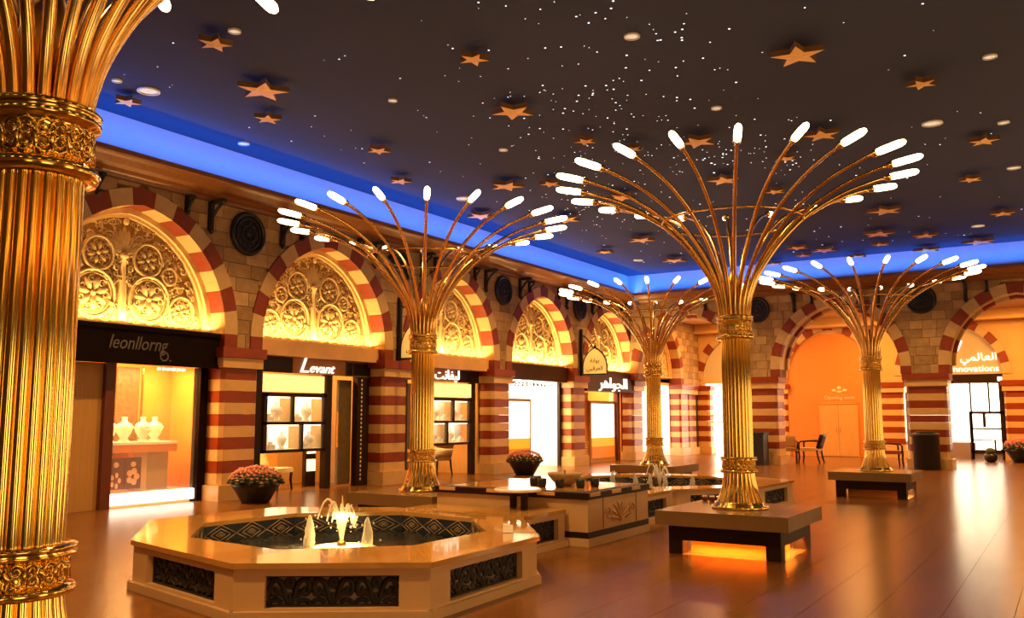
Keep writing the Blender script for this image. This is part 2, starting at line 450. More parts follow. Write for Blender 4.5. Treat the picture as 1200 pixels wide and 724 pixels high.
# carved arch panels of the left wall
def scroll(c, R, turns=1.6, n=16, sgn=1, a0=0):
    return [(c[0]+R*(1-.8*i/n)*cos(a0+sgn*turns*2*pi*i/n), 0, c[1]+R*(1-.8*i/n)*sin(a0+sgn*turns*2*pi*i/n)) for i in range(n+1)]
def carved():
    m = MB()
    def leaf(x, z, a, l, w):
        M = Matrix.Translation((x, 0, z)) @ Matrix.Rotation(-a, 4, 'Y')
        pr = [(0, 0), (.3, .8), (.6, 1), (.85, .6), (1, 0)]
        v = []
        for t, k in pr: v += [M @ Vector((l*t, -.005, w*k*.5)), M @ Vector((l*t, -.045*(k+.2), 0)), M @ Vector((l*t, -.005, -w*k*.5))]
        f = []
        for i in range(4):
            for j in range(2): f.append((i*3+j, i*3+j+1, i*3+j+4, i*3+j+3))
        m.add(v, f, 0, True)
    def floret(x, z, R, n=6, a0=.3):
        m.torus((x, -.015, z), R, .028, 22, 5, ax='y')
        m.torus((x, -.005, z), R*.86, .012, 20, 4, ax='y')
        for k in range(n):
            a = a0+2*pi*k/n
            leaf(x+.12*R*cos(a), z+.12*R*sin(a), a, R*.62, R*.34)
            m.tube([(p[0], -.012, p[2]) for p in scroll((x+R*.58*cos(a+.5), z+R*.58*sin(a+.5)), R*.2, 1.2, 8, 1, a)], .016, 4)
        m.ball((x, -.02, z), R*.13, .03, R*.13, 8, 4)
    for s in (1, -1):
        floret(s*.56, .50, .42, 7); floret(s*.50, 1.22, .30, 6); floret(s*1.28, .34, .28, 6); floret(s*.98, .98, .16, 4)
        m.tube([(s*(.1+.05*i+.02*sin(i)), -.012, .05+.03*sin(i*1.1)) for i in range(32)], .02, 4)
        for (x, z, R, g) in ((.98, .62, .11, 1), (.28, .85, .10, -1), (.30, 1.55, .10, 1), (.80, 1.28, .10, -1), (1.46, .70, .09, 1), (.18, .2, .08, 1), (.98, .18, .09, -1), (.62, .93, .07, 1), (.14, 1.0, .07, 1), (1.22, .74, .07, -1), (.66, 1.52, .08, 1)):
            m.tube([(s*p[0], -.012, p[2]) for p in scroll((x, z), R, 1.5, 12, g, .4)], .02, 4)
        for (x, z, a, l) in ((.9, .75, 1.2, .2), (.2, .62, 1.9, .2), (1.5, .52, 1.7, .2), (.85, 1.12, 1.9, .2), (.2, 1.35, .7, .2), (.75, .95, .3, .16), (.95, .42, -.6, .16), (.12, .30, .6, .16), (1.13, 1.1, 1.9, .16), (.45, 1.62, 1.4, .2)):
            leaf(s*x, z, a if s > 0 else pi-a, l, .09)
        for k in range(5): leaf(s*.03, 1.30, pi/2-s*(.15+.33*k), .42-.05*k, .12)
        m.ball((s*.17, -.02, .10), .07, .03, .07)
    m.lathe([(.10, .05), (.085, .3), (.07, .7), (.055, 1.0), (.05, 1.18), (.09, 1.2), (.09, 1.26), (.03, 1.3)], 10)
    leaf(0, 1.30, pi/2, .5, .13)
    m.ball((0, -.03, 1.86), .06, .04, .07)
    rng = random.Random(5); kept = []
    disc = [(.56, .50, .44), (.50, 1.22, .32), (1.28, .34, .30), (.98, .98, .17), (0, .7, .13)]
    for _ in range(900):
        x = rng.uniform(.08, 1.7); z = rng.uniform(.05, 1.85)
        if x > AL.w(ZS+z+.05)-.26: continue
        if any((x-a)**2+(z-b)**2 < (r+.03)**2 for a, b, r in disc) or any((x-a)**2+(z-b)**2 < .0115 for a, b in kept): continue
        kept.append((x, z)); a0 = rng.uniform(0, 6.28); g = rng.choice((1, -1))
        for s in (1, -1):
            m.tube([(s*p[0], -.012, p[2]) for p in scroll((x, z), rng.uniform(.055, .075), 1.3, 9, g, a0)], .015, 4)
            aa = a0+2.2; leaf(s*(x+.03*cos(aa)), z+.03*sin(aa), aa if s > 0 else pi-aa, .11, .055)
    return m.mesh('relief', 'carved_stone')
RELIEF = carved()
for v in RELIEF.vertices: v.co.y *= 1.25
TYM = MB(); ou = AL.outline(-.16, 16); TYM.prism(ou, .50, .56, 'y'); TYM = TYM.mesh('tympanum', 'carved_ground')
MOLD = arch_band(AL, -.16, .02, .42, .52); arch_band(AL, -.10, .02, .36, .43, 0, MOLD); MOLD = MOLD.mesh('arch_moulding', 'carved_stone')
SILL = MB().box(-1.92, 1.92, .36, .56, -.0, .05).mesh('tympanum_sill', 'carved_stone')
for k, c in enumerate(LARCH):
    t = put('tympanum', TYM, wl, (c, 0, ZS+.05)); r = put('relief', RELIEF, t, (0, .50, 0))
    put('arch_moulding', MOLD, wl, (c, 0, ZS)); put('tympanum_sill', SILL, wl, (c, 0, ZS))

for k, c in enumerate(RAR):
    put('relief', RELIEF, put('tympanum', TYM, wr, (c, 0, ZS+.05)), (0, .50, 0)); put('tympanum_sill', SILL, wr, (c, 0, ZS))
    w = struct(MB().box(-1.92, 1.92, .36, .5, 2.6, 3.2).build('window_%d' % (k+1), 'brown_fascia', None, (2.2, -c, 0), -pi/2))
    MB().box(-1.0, .9, .50, .54, .5, 2.3).build('unseen_glow_panel', 'unseen_glow', w); MB().box(-1.92, -1.0, .45, .54, 0, 2.6).box(.9, 1.92, .45, .54, 0, 2.6).box(-1.0, .9, .45, .54, 0, .5).box(-1.0, .9, .45, .54, 2.3, 2.6).build('frame', 'post_wood', w)  # glowing panels out of view, added for the brass and floor to reflect
    area('lintel_uplight', (2.50, -c, 3.285), (2.66, -c, 4.6), 3.3, .08, 50, (1.0, .64, .24))  # unseen as well, added to brighten what the brass reflects
# cornices with their iron brackets
prof = [(0, 5.72), (-.10, 5.72), (-.12, 5.78), (-.16, 5.80), (-.20, 5.86), (-.30, 5.90), (-.40, 5.98), (-.46, 6.02), (-.52, 6.03), (-.52, 6.10), (-.50, 6.12), (-.30, 6.12), (0, 6.05)]
def along(prof, u0, u1): 
    m = MB(); n = len(prof)
    v = [(u, d, z) for u in (u0, u1) for d, z in prof]
    m.add(v, [(i, (i+1) % n, (i+1) % n+n, i+n) for i in range(n)]+[tuple(range(n))[::-1], tuple(range(n, 2*n))])
    return m
tl = struct(along(prof, 5.0, 30.25).build('trim_1', 'cornice_wood', None, FL[0], FL[1]))
tb = struct(along(prof, -13.42, 2.2).build('trim_2', 'cornice_wood', None, FB[0], FB[1]))
br = MB().box(-.05, .05, -.07, 0, 5.15, 5.74).box(-.05, .05, -.40, 0, 5.66, 5.74)
br.tube([(0, -.05, 5.25), (0, -.10, 5.42), (0, -.20, 5.55), (0, -.34, 5.66)], .035, 6); br.ball((0, -.40, 5.68), .05); br.ball((0, -.06, 5.14), .05, .05, .06)
BR = br.mesh('bracket', 'iron')
bs = MB().box(-.04, .04, -.06, 0, 5.42, 5.74).box(-.04, .04, -.22, 0, 5.67, 5.74)
bs.tube([(0, -.05, 5.45), (0, -.10, 5.55), (0, -.2, 5.67)], .03, 6); bs.ball((0, -.06, 5.41), .045)
BS = bs.mesh('bracket', 'iron')
for k in range(-1, 4):
    for s in (1, -1):
        put('bracket', BR, tl, (12.26+4.8*k+s*.93, 0, 0)); put('bracket', BS, tl, (9.86+4.8*(k+1)+s*.92, 0, -.02))
for u in (-9.06, -3.84, 1.38):
    for s in (1, -1):
        put('bracket', BR, tb, (u+s*1.27, 0, 0)); put('bracket', BS, tb, (u+2.61*s+.75*-s, 0, -.02))

# round dark medallions on the piers
rm = MB()
rm.torus((0, -.035, 0), .40, .05, 36, 8, ax='y'); rm.torus((0, -.04, 0), .30, .02, 30, 6, ax='y'); rm.torus((0, -.045, 0), .17, .02, 24, 6, ax='y')
rd = MB(); rd.prism([(.41*cos(2*pi*i/36), .41*sin(2*pi*i/36)) for i in range(36)], -.03, 0, 'y')
for i in range(12): 
    a = 2*pi*i/12; rd.tube([(.07*cos(a), -.035, .07*sin(a)), (.27*cos(a), -.035, .27*sin(a))], .012, 5)
rd.ball((0, -.035, 0), .07, .03, .07)
RM = rm.mesh('ring', 'roundel_metal'); RDm = rd.mesh('disc', 'roundel_metal')
LAB = ['round black iron medallion on the stone wall nearest the big brass column', 'round dark medallion half hidden behind the second brass palm tree',
       'round dark medallion on the left wall between the third and fourth carved arches', 'round dark medallion at the far end of the left wall above the yellow gate plaque']
for k in range(4):
    t = thing('medallion', LAB[k], 'medallion', LW(12.26+4.8*k, -.005, 5.25), pi/2, 'round iron medallions'); put('disc', RDm, t); put('ring', RM, t)
for u, l in ((-9.06, 'round dark medallion on the back wall just right of the large palm lamp stem'), (-3.84, 'round dark medallion high on the right-hand pier of the back arcade')):
    t = thing('medallion', l, 'medallion', BW(u, -.005, 5.27), 0, 'round iron medallions'); put('disc', RDm, t); put('ring', RM, t)

# ------------------------------------------------------------------ brass palm lamps
NR = 22
def reeded(prof):
    m = MB(); q = 7
    for k in range(NR):
        v = []
        for r, z in prof:
            w = r*sin(pi/NR)
            for j in range(q):
                a = -pi/2+pi*j/(q-1)
                x = r*cos(pi/NR)+w*.95*cos(a); y = w*sin(a); t = 2*pi*k/NR
                v.append((x*cos(t)-y*sin(t), x*sin(t)+y*cos(t), z))
        m.add(v, [(i*q+j, i*q+j+1, (i+1)*q+j+1, (i+1)*q+j) for i in range(len(prof)-1) for j in range(q-1)], 0, True)
    return m
SHAFT = reeded([(.158, 1.10), (.158, 1.6), (.156, 2.1), (.154, 2.57)]).mesh('shaft', 'brass')
FLARE = reeded([(.248, .56), (.238, .60), (.206, .68), (.183, .78), (.169, .88), (.164, .945)]).mesh('flared_base', 'brass')
FLANGE = MB().lathe([(.335, .50), (.345, .515), (.335, .535), (.30, .545), (.29, .575), (.27, .58)], 48).mesh('flange', 'brass')
def band(z0, z1, r, name):
    h = z1-z0
    m = MB().lathe([(r-.02, z0), (r+.025, z0), (r+.04, z0+.1*h), (r+.025, z0+.19*h), (r+.005, z0+.21*h), (r, z0+.25*h), (r, z0+.70*h), (r+.008, z0+.74*h), (r+.028, z0+.77*h), (r+.035, z0+.82*h), (r+.018, z0+.86*h), (r+.03, z0+.90*h), (r+.035, z0+.95*h), (r+.02, z1), (r-.03, z1)], 60)
    s = MB(); k = 10; zc = z0+.475*h; q = .2*h
    def P(t, z, o=.004): return ((r+o)*cos(t), (r+o)*sin(t), z)
    for i in range(k):
        t0 = 2*pi*i/k; dt = 2*pi/k
        for sg in (1, -1):
            for vz in (1, -1):
                pts = []
                for j in range(13):
                    a = j/12*1.5*2*pi; rr = .85*q*(1-.75*j/12)
                    pts.append(P(t0+sg*(.27*dt+rr/r*cos(a)*.8), zc+vz*(.45*q+rr*sin(a)*.9)))
                s.tube(pts, .0075 if r > .19 else .006, 5)
        s.tube([P(t0, zc-1.05*q), P(t0+.03, zc-.4*q), P(t0, zc), P(t0-.03, zc+.4*q), P(t0, zc+1.05*q)], [.004, .012, .015, .012, .004], 5)
        s.tube([P(t0+dt/2, zc-1.0*q), P(t0+dt/2, zc+1.0*q)], [.012, .006], 5)
    return m.mesh(name, 'brass'), s.mesh('scrollwork', 'brass')
CAP, CAPS = band(2.545, 2.84, .192, 'neck_band'); LOW, LOWS = band(.925, 1.115, .188, 'lower_band')
prof_arm = [(.170, 2.82), (.178, 2.95), (.212, 3.12), (.30, 3.34), (.41, 3.52), (.54, 3.70), (.69, 3.87), (.88, 4.05), (1.10, 4.20), (1.34, 4.33), (1.60, 4.43), (1.86, 4.505)]
def smooth(pts, k=3):
    out = []
    for i in range(len(pts)-1):
        p0, p1, p2, p3 = (Vector(pts[max(i-1, 0)]), Vector(pts[i]), Vector(pts[i+1]), Vector(pts[min(i+2, len(pts)-1)]))
        for j in range(k):
            t = j/k; out.append(.5*((2*p1)+(p2-p0)*t+(2*p0-5*p1+4*p2-p3)*t*t+(3*p1-p0-3*p2+p3)*t**3))
    return out+[Vector(pts[-1])]
ap = smooth([(r, 0, z) for r, z in prof_arm])
ARM = MB().tube(ap, [.0275-.006*i/(len(ap)-1) for i in range(len(ap))], 8).mesh('arm', 'copper_tube')
e0 = Vector((1.86, 0, 4.505)); ed = Vector((.32, 0, .055)).normalized()
def axial(prof, n): 
    m = MB().lathe(prof, n); R = ed.to_track_quat('Z', 'Y').to_matrix()
    m.v = [tuple(R @ Vector(v)+e0) for v in m.v]; return m
SOCK = axial([(.02, -.03), (.034, -.02), (.034, .0), (.045, .01), (.045, .035), (.03, .05)], 10).mesh('socket', 'copper_tube')
BULB = axial([(.02, .04), (.037, .05), (.042, .10), (.042, .26), (.039, .32), (.027, .36), (.009, .375)], 12).mesh('bulb', 'bulb_glass')
HOOP = MB().torus((0, 0, 4.03), .86, .016, 48, 6).mesh('hoop', 'copper_tube')
CORE = MB().lathe([(.14, 2.8), (.10, 3.2), (.03, 3.4)], 16).mesh('core', 'brass_dark')
def palm_lamp(x, y, label, tilt=0., turn=.04):
    t = thing('palm_lamp', label, 'lamp', (x, y, 0), 0, 'brass palm tree lamps')
    for n, m in (('shaft', SHAFT), ('flared_base', FLARE), ('flange', FLANGE), ('hoop', HOOP), ('core', CORE)): put(n, m, t)
    put('scrollwork', CAPS, put('neck_band', CAP, t)); put('scrollwork', LOWS, put('lower_band', LOW, t))
    for k in range(20):
        a = put('arm', ARM, t)
        P0 = Matrix.Translation((.17, 0, 2.9))
        a.matrix_basis = Matrix.Rotation(2*pi*k/20+turn, 4, 'Z') @ P0 @ Matrix.Rotation(tilt, 4, 'Y') @ P0.inverted(); put('socket', SOCK, a); put('bulb', BULB, a)
LAMPS = [(-3.494, 1.992, 'giant fluted brass palm column filling the left edge of the view'),
         (-8.346, 10.868, 'brass palm lamp standing behind the octagonal fountain in front of the carved arches'),
         (-3.494, 10.868, 'large brass palm lamp on the square bench with glowing orange underside'),
         (-8.346, 19.745, 'far brass palm lamp rising behind the stone bowl near the left corner'),
         (-3.494, 19.745, 'distant brass palm lamp on the dark bench in front of the amber hoarding'),
         (-8.346, 1.992, 'brass palm lamp beside the giant column of which only bulbs show at the top')]
# benches under the lamps
SL = MB().box(-.78, .78, -.78, .78, .335, .50)
BENCH = SL.mesh('slab', 'slab_stone')
APR = MB().box(-.66, .66, -.66, -.60, .16, .335).box(-.66, .66, .60, .66, .16, .335).box(-.66, -.60, -.60, .60, .16, .335).box(.60, .66, -.60, .60, .16, .335).mesh('apron', 'dark_wood')
LEG = MB().box(-.085, .085, -.085, .085, 0, .165).mesh('leg', 'dark_wood')
COREB = MB().box(-.46, .46, -.46, .46, 0, .335).mesh('core_block', 'orange_wall')
STRIP = MB().box(-.52, .52, -.52, -.50, .20, .22).box(.50, .52, -.5, .5, .20, .22).box(-.52, .52, .50, .52, .20, .22).box(-.52, -.50, -.5, .5, .20, .22).mesh('light_strip', 'underglow')
BL = ['square stone bench carrying the giant brass column', 'square stone bench under the lamp behind the octagonal fountain', 'square stone bench with glowing orange underside',
      'square stone bench under the far left palm lamp', 'square stone bench on dark legs in front of the amber hoarding', 'square stone bench under the palm lamp left of the frame']
for i, (x, y, l) in enumerate(LAMPS):
    palm_lamp(x, y, l, *((.09, .12) if i == 0 else (0., .04)))
    if i == 5: continue
    b = thing('lamp_bench', BL[i], 'bench', (x, y, 0), 0, 'square lamp benches')
    put('slab', BENCH, b); put('apron', APR, b); put('core_block', COREB, b)
    for sx in (-1, 1):
        for sy in (-1, 1): put('leg', LEG, b, (sx*.575, sy*.575, 0))
    if i in (0, 2): put('light_strip', STRIP, b)
    if i in (2,):
        for (dx, dy, sx, sy) in ((0, -.56, 1.0, .05), (.56, 0, .05, 1.0)):
            area('bench_glow', (x+dx, y+dy, .30), (x+dx*1.15, y+dy*1.15, 0), sy, sx, 34, (1, .45, .09))
    if i == 4: area('bench_glow', (x+.56, y, .30), (x+.7, y, 0), 1.0, .05, 30, (1, .6, .2))

# ------------------------------------------------------------------ ceiling stars, pin lights, downlights
def star_mesh():
    m = MB(); o = []
    for i in range(10):
        r = 1 if i % 2 == 0 else .42; a = pi/2+i*pi/5; o.append((r*cos(a), r*sin(a)))
    v = [(0, 0, -.10)]+[(x, y, 0) for x, y in o]+[(x, y, .30) for x, y in o]
    m.add(v, [(0, 1+(i+1) % 10, 1+i) for i in range(10)])
    m.add(v, [(1+i, 1+(i+1) % 10, 11+(i+1) % 10, 11+i) for i in range(10)]+[tuple(range(11, 21))], 1)
    return m.mesh('hanging_star', ['star_gold', 'star_side'])
STAR = star_mesh()
STARS = [(-9.75, 7.91, 40, 'gold ceiling star high at the upper left with a small spot lamp beside it'), (-10.56, 9.53, 60, 'large gold star over the blue glow at upper left, biggest on that side'),
 (-11.51, 10.52, 32, 'small gold star directly under the large upper left star'), (-12.83, 8.71, 30, 'pale star closest to the blue cove beside the giant brass column'),
 (-7.01, 10.24, 36, 'gold star alone at the top centre of the dark ceiling'), (-7.72, 12.46, 50, 'large gold star above the middle palm lamps, next to a trail of pin lights'),
 (-11.09, 12.96, 28, 'small gold star near the blue glow above the middle brass palm'), (-12.18, 14.97, 26, 'small star in the blue glow just above the middle palm bulbs'),
 (-10.43, 16.57, 40, 'gold star between the middle palm bulbs and the large palm bulbs'), (-9.49, 16.89, 26, 'small gold star touching the leftmost bulb of the large palm'),
 (-3.01, 12.58, 62, 'largest gold star at the upper right of the ceiling'), (-1.66, 14.70, 34, 'gold star at right above the disc shaped downlight'),
 (-5.66, 15.70, 44, 'gold star just behind the top left bulb of the large palm'), (-3.58, 16.51, 42, 'gold star just behind the top right bulb of the large palm'),
 (-1.09, 18.48, 34, 'gold star at the far right edge, higher of two'), (-1.55, 21.40, 26, 'small gold star at the far right, lower of two'),
 (-7.42, 14.54, 26, 'small gold star left of the large palm bulbs beneath the pin light trail'), (-6.87, 15.45, 24, 'small star half hidden by an upper left bulb of the large palm'),
 (-6.14, 18.64, 38, 'gold star seen through the upper arms of the large palm'), (-10.36, 23.85, 32, 'gold star between the arms of the large palm and the far left corner'),
 (-12.11, 25.01, 20, 'tiny star near the blue cove above the far left palm'), (-10.85, 27.61, 30, 'gold star over the far left palm next to the large palm stem'),
 (-3.67, 23.63, 40, 'wide gold star right of the large palm beneath its right bulbs'), (-4.32, 26.58, 36, 'gold star below the wide one right of the large palm'),
 (-3.25, 27.53, 30, 'dim gold star right of the large palm near the blue back cove'), (-6.21, 28.33, 30, 'gold star right of the large palm stem just above the blue cove'),
 (-6.80, 27.47, 26, 'gold star nearest the right side of the large palm stem'), (-4.52, 17.66, 24, 'dim star behind the upper right arms of the large palm'),
 (-5.46, 20.20, 24, 'small star between the two upper right arms of the large palm'), (-1.18, 25.51, 28, 'gold star at the far right edge above the back arcade'),
 (-3.50, 30.0, 30, 'pale star on the blue cove above the distant palm'), (-2.02, 29.4, 36, 'pale star on the blue cove at the right edge'),
 (-5.54, 30.0, 20, 'tiny star on the blue cove above the distant palm centre'), (-8.23, 30.0, 18, 'tiny star on the blue cove right of the large palm stem'),
 (-12.60, 18.76, 34, 'pale star in the blue glow behind the middle palm right arms'), (-10.94, 20.27, 36, 'gold star beside the right bulbs of the middle palm'),
 (-8.69, 18.86, 36, 'gold star behind the left arms of the large palm'), (-4.55, 28.22, 22, 'tiny gold star under the pair right of the large palm'),
 (-6.98, 28.9, 20, 'tiny gold star above the blue cove next to the large palm stem')]
for x, y, w, l in STARS:
    d = view(x, y, 6.72)[2]; r = w/2*d/1050.3*1.03
    o = put('hanging_star', STAR, None, (x, y, 6.70), .55+random.uniform(-.35, .35)); o.scale = (r, r, .27)
    tag(o, l, 'star', 'gold stars under the night sky ceiling')
pm = MB()
def dot(x, y, r): pm.add([(x+r*cos(2*pi*i/6), y+r*sin(2*pi*i/6), 6.852) for i in range(6)], [tuple(range(6))[::-1]])
for i in range(620):
    if i < 260: t = random.random(); x, y, s = -3.2-5.5*t, 7+11*t, 1.0
    elif i < 330: x, y, s = -5.6, 17.5, 1.0
    elif i < 400: x, y, s = -9.6, 21, 1.3
    else: x, y, s = random.uniform(-12.5, 1.5), random.uniform(6, 29), 0
    x += random.gauss(0, s) if s else 0; y += random.gauss(0, s) if s else 0
    if -13.2 < x < 4 and y < 30: dot(x, y, random.choice((.008, .010, .013, .017))*(.55+y/26))
o = pm.build('pin_light', 'pin_light'); o['kind'] = 'stuff'; o['label'] = 'hundreds of tiny white fibre optic pin lights on the ceiling'; o['category'] = 'pin lights'
DL = [(174, 107, .16, 'disc downlight near the upper left blue cove, largest on the left'), (1092, 145, .16, 'disc downlight at right below a gold star, largest on the right'), (137, 95, .07, 'tiny downlight next to the giant column neck'),
      (275, 37, .08, 'tiny downlight beside the upper left star'), (275, 171, .10, 'tiny downlight over the left blue cove'), (460, 118, .07, 'tiny downlight on the dark ceiling above the middle palm'), (590, 176, .08, 'tiny downlight under the large middle star'),
      (544, 233, .17, 'disc downlight between the middle palm bulbs'), (741, 43, .10, 'tiny downlight at the top between the two largest stars'), (840, 127, .08, 'tiny downlight above the large palm'), (1160, 67, .09, 'tiny downlight at the top right corner'),
      (1176, 144, .09, 'tiny downlight near the right edge'), (1146, 265, .15, 'disc downlight at right above the blue cove'), (1188, 197, .12, 'disc downlight at the right edge between two stars'), (748, 305, .15, 'disc downlight over the far left palm')]
DM = MB().lathe([(.9, .0), (1.12, .0), (1.12, .25), (.9, .25)], 20, cap=False).mesh('trim_ring', 'white_fabric'); DG = MB().lathe([(.9, .12), (.02, .12)], 20).mesh('lens', 'downlight_glow')
DLW = [(-12.41, 8.80), (-1.82, 17.28), (-12.44, 8.25), (-9.43, 7.97), (-13.3, 11.57), (-9.32, 11.23), (-9.25, 14.57), (-12.20, 17.44), (-4.87, 11.00), (-4.85, 14.45), (-0.70, 14.43), (-0.72, 17.91), (-1.90, 27.54), (-0.73, 21.38), (-12.13, 27.62)]
for (px, py, r, l), (x, y) in zip(DL, DLW):
    t = thing('ceiling_downlight', l, 'downlight', (x, y, 6.86), 0, 'small ceiling downlights'); t.scale = (r, r, -.12)
    put('trim_ring', DM, t); put('lens', DG, t)

# ------------------------------------------------------------------ shopfronts of the left wall (local u from the bay centre, d, z)
def shop(i, label, wallm='orange_wall', depth=2.2, lit=None):
    t = thing('shopfront', label, 'shopfront', LW(LARCH[i], 0, 0), pi/2)
    m = MB(); m.box(-1.92, -1.86, .5, depth, 0, 3.15); m.box(1.86, 1.92, .5, depth, 0, 3.15); m.box(-1.92, 1.92, .5, depth, 3.0, 3.15)
    m.box(-1.92, 1.92, depth, depth+.06, 0, 3.15)
    m.build('interior', wallm, t)
    return t
def P(t, name, m, x0, x1, d0, d1, z0, z1): return MB().box(x0, x1, d0, d1, z0, z1).build(name, m, t)
def bust_mesh():
    m = MB(); m.lathe([(.085, 0), (.10, .01), (.10, .03), (.06, .05), (.13, .16), (.155, .24), (.13, .31), (.06, .345), (.045, .38), (.052, .43), (.03, .435)], 16)
    m.v = [(x, y*.72, z) for x, y, z in m.v]
    n = MB(); n.tube([(.11*cos(a), -.085-.03*sin(a), .27-.07*sin(a)) for a in [pi*k/10 for k in range(11)]], .01, 5)
    return m.mesh('stand', 'white_fabric'), n.mesh('necklace', 'gold_letter')
BUST, NECK = bust_mesh()
def bust(i, u, d, z, label, sc=1.):
    t = thing('jewellery_bust', label, 'bust', LW(LARCH[i]+u, d, z), pi/2, 'white necklace busts'); t.scale = (sc, sc, sc)
    put('stand', BUST, t); put('necklace', NECK, t)
# shop 1: black fascia, wide lit window
t = shop(0, 'jewellery shopfront with black fascia and wide lit window next to the giant column')
f = MB().box(-1.92, 1.92, .12, .52, 2.56, 3.20).box(-1.92, 1.92, .08, .14, 3.12, 3.20).box(-1.92, 1.92, .09, .14, 2.52, 2.60).build('fascia', 'fascia_wood', t)
text('sign_lettering', 'leonllorng', .34, 'steel_letter', t, (.12, .115, 2.78), .012, shear=.3, sx=.85)
text('sign_lettering', 'Q.', .26, 'steel_letter', t, (.70, .115, 2.60), .012)
P(t, 'wall_panel', 'panel_wood', -1.92, -1.10, .50, .56, 0, 2.54); P(t, 'wall_panel', 'panel_wood', -1.09, -.27, .50, .56, 0, 2.54)
P(t, 'post', 'post_wood', -.27, -.08, .40, .60, 0, 2.54); P(t, 'post', 'fascia_wood', 1.74, 1.92, .40, .60, 0, 2.54)
P(t, 'lit_plinth', 'white_glow', -.08, 1.74, .46, .58, .05, .24)
P(t, 'window_floor', 'lintel_stone', -.08, 1.74, .58, 1.5, .0, .25)
P(t, 'window_pane', 'glass', -.08, 1.74, .50, .506, .24, 2.54)
P(t, 'back_panel', 'orange_wall', -.30, 1.86, 1.42, 1.46, .25, 2.6)
P(t, 'patterned_panel', 'pattern_gold', .60, 1.08, 1.36, 1.42, .9, 2.54); P(t, 'pole', 'brass', 1.10, 1.13, 1.30, 1.33, 1.1, 2.54)
P(t, 'niche', 'yellow_glow', -.02, .20, 1.38, 1.43, 1.75, 2.05); P(t, 'ledge', 'lintel_stone', -.02, .5, 1.34, 1.43, 1.58, 1.63)
P(t, 'display_shelf', 'white_fabric', -.08, 1.45, .62, 1.15, 1.09, 1.14); P(t, 'counter_front', 'orange_wall', -.08, 1.45, .64, .70, .95, 1.09)
P(t, 'counter_side', 'tan_leather', .92, 1.42, .85, 1.0, .25, .95); P(t, 'counter_leg', 'lintel_stone', .66, .92, .80, 1.0, .25, .95)
for u0 in (.05, .40):
    p = P(t, 'picture', 'picture_red', u0, u0+.33, .70, .74, .30, .86)
    m = MB()
    for k in range(5): m.ball((u0+.16+.08*cos(k*1.26), .695, .52+.10*sin(k*1.26)-(.06 if u0 < .3 else 0)), .065 if u0 > .3 else .035, .012, .06 if u0 > .3 else .05)
    m.ball((u0+.16, .692, .74), .06, .012, .05); m.build('painted_flower', 'picture_bloom', p)
for k in range(6): P(t, 'spotlight', 'sign_white', .95+.11*k, 1.0+.11*k, .62, .67, 2.47, 2.52)
for k, (u, d) in enumerate([(.10, .82), (.48, .90), (.80, .80), (1.14, .92)]):
    bust(0, u, d, 1.14, ['leftmost', 'second from left', 'third from left', 'rightmost'][k]+' white necklace bust on the shelf of the window beside the giant column', 1.05)
area('window_light', LW(LARCH[0]+.8, .8, 2.52), LW(LARCH[0]+.8, .95, 0), 1.6, .25, 85, (1, .56, .18))

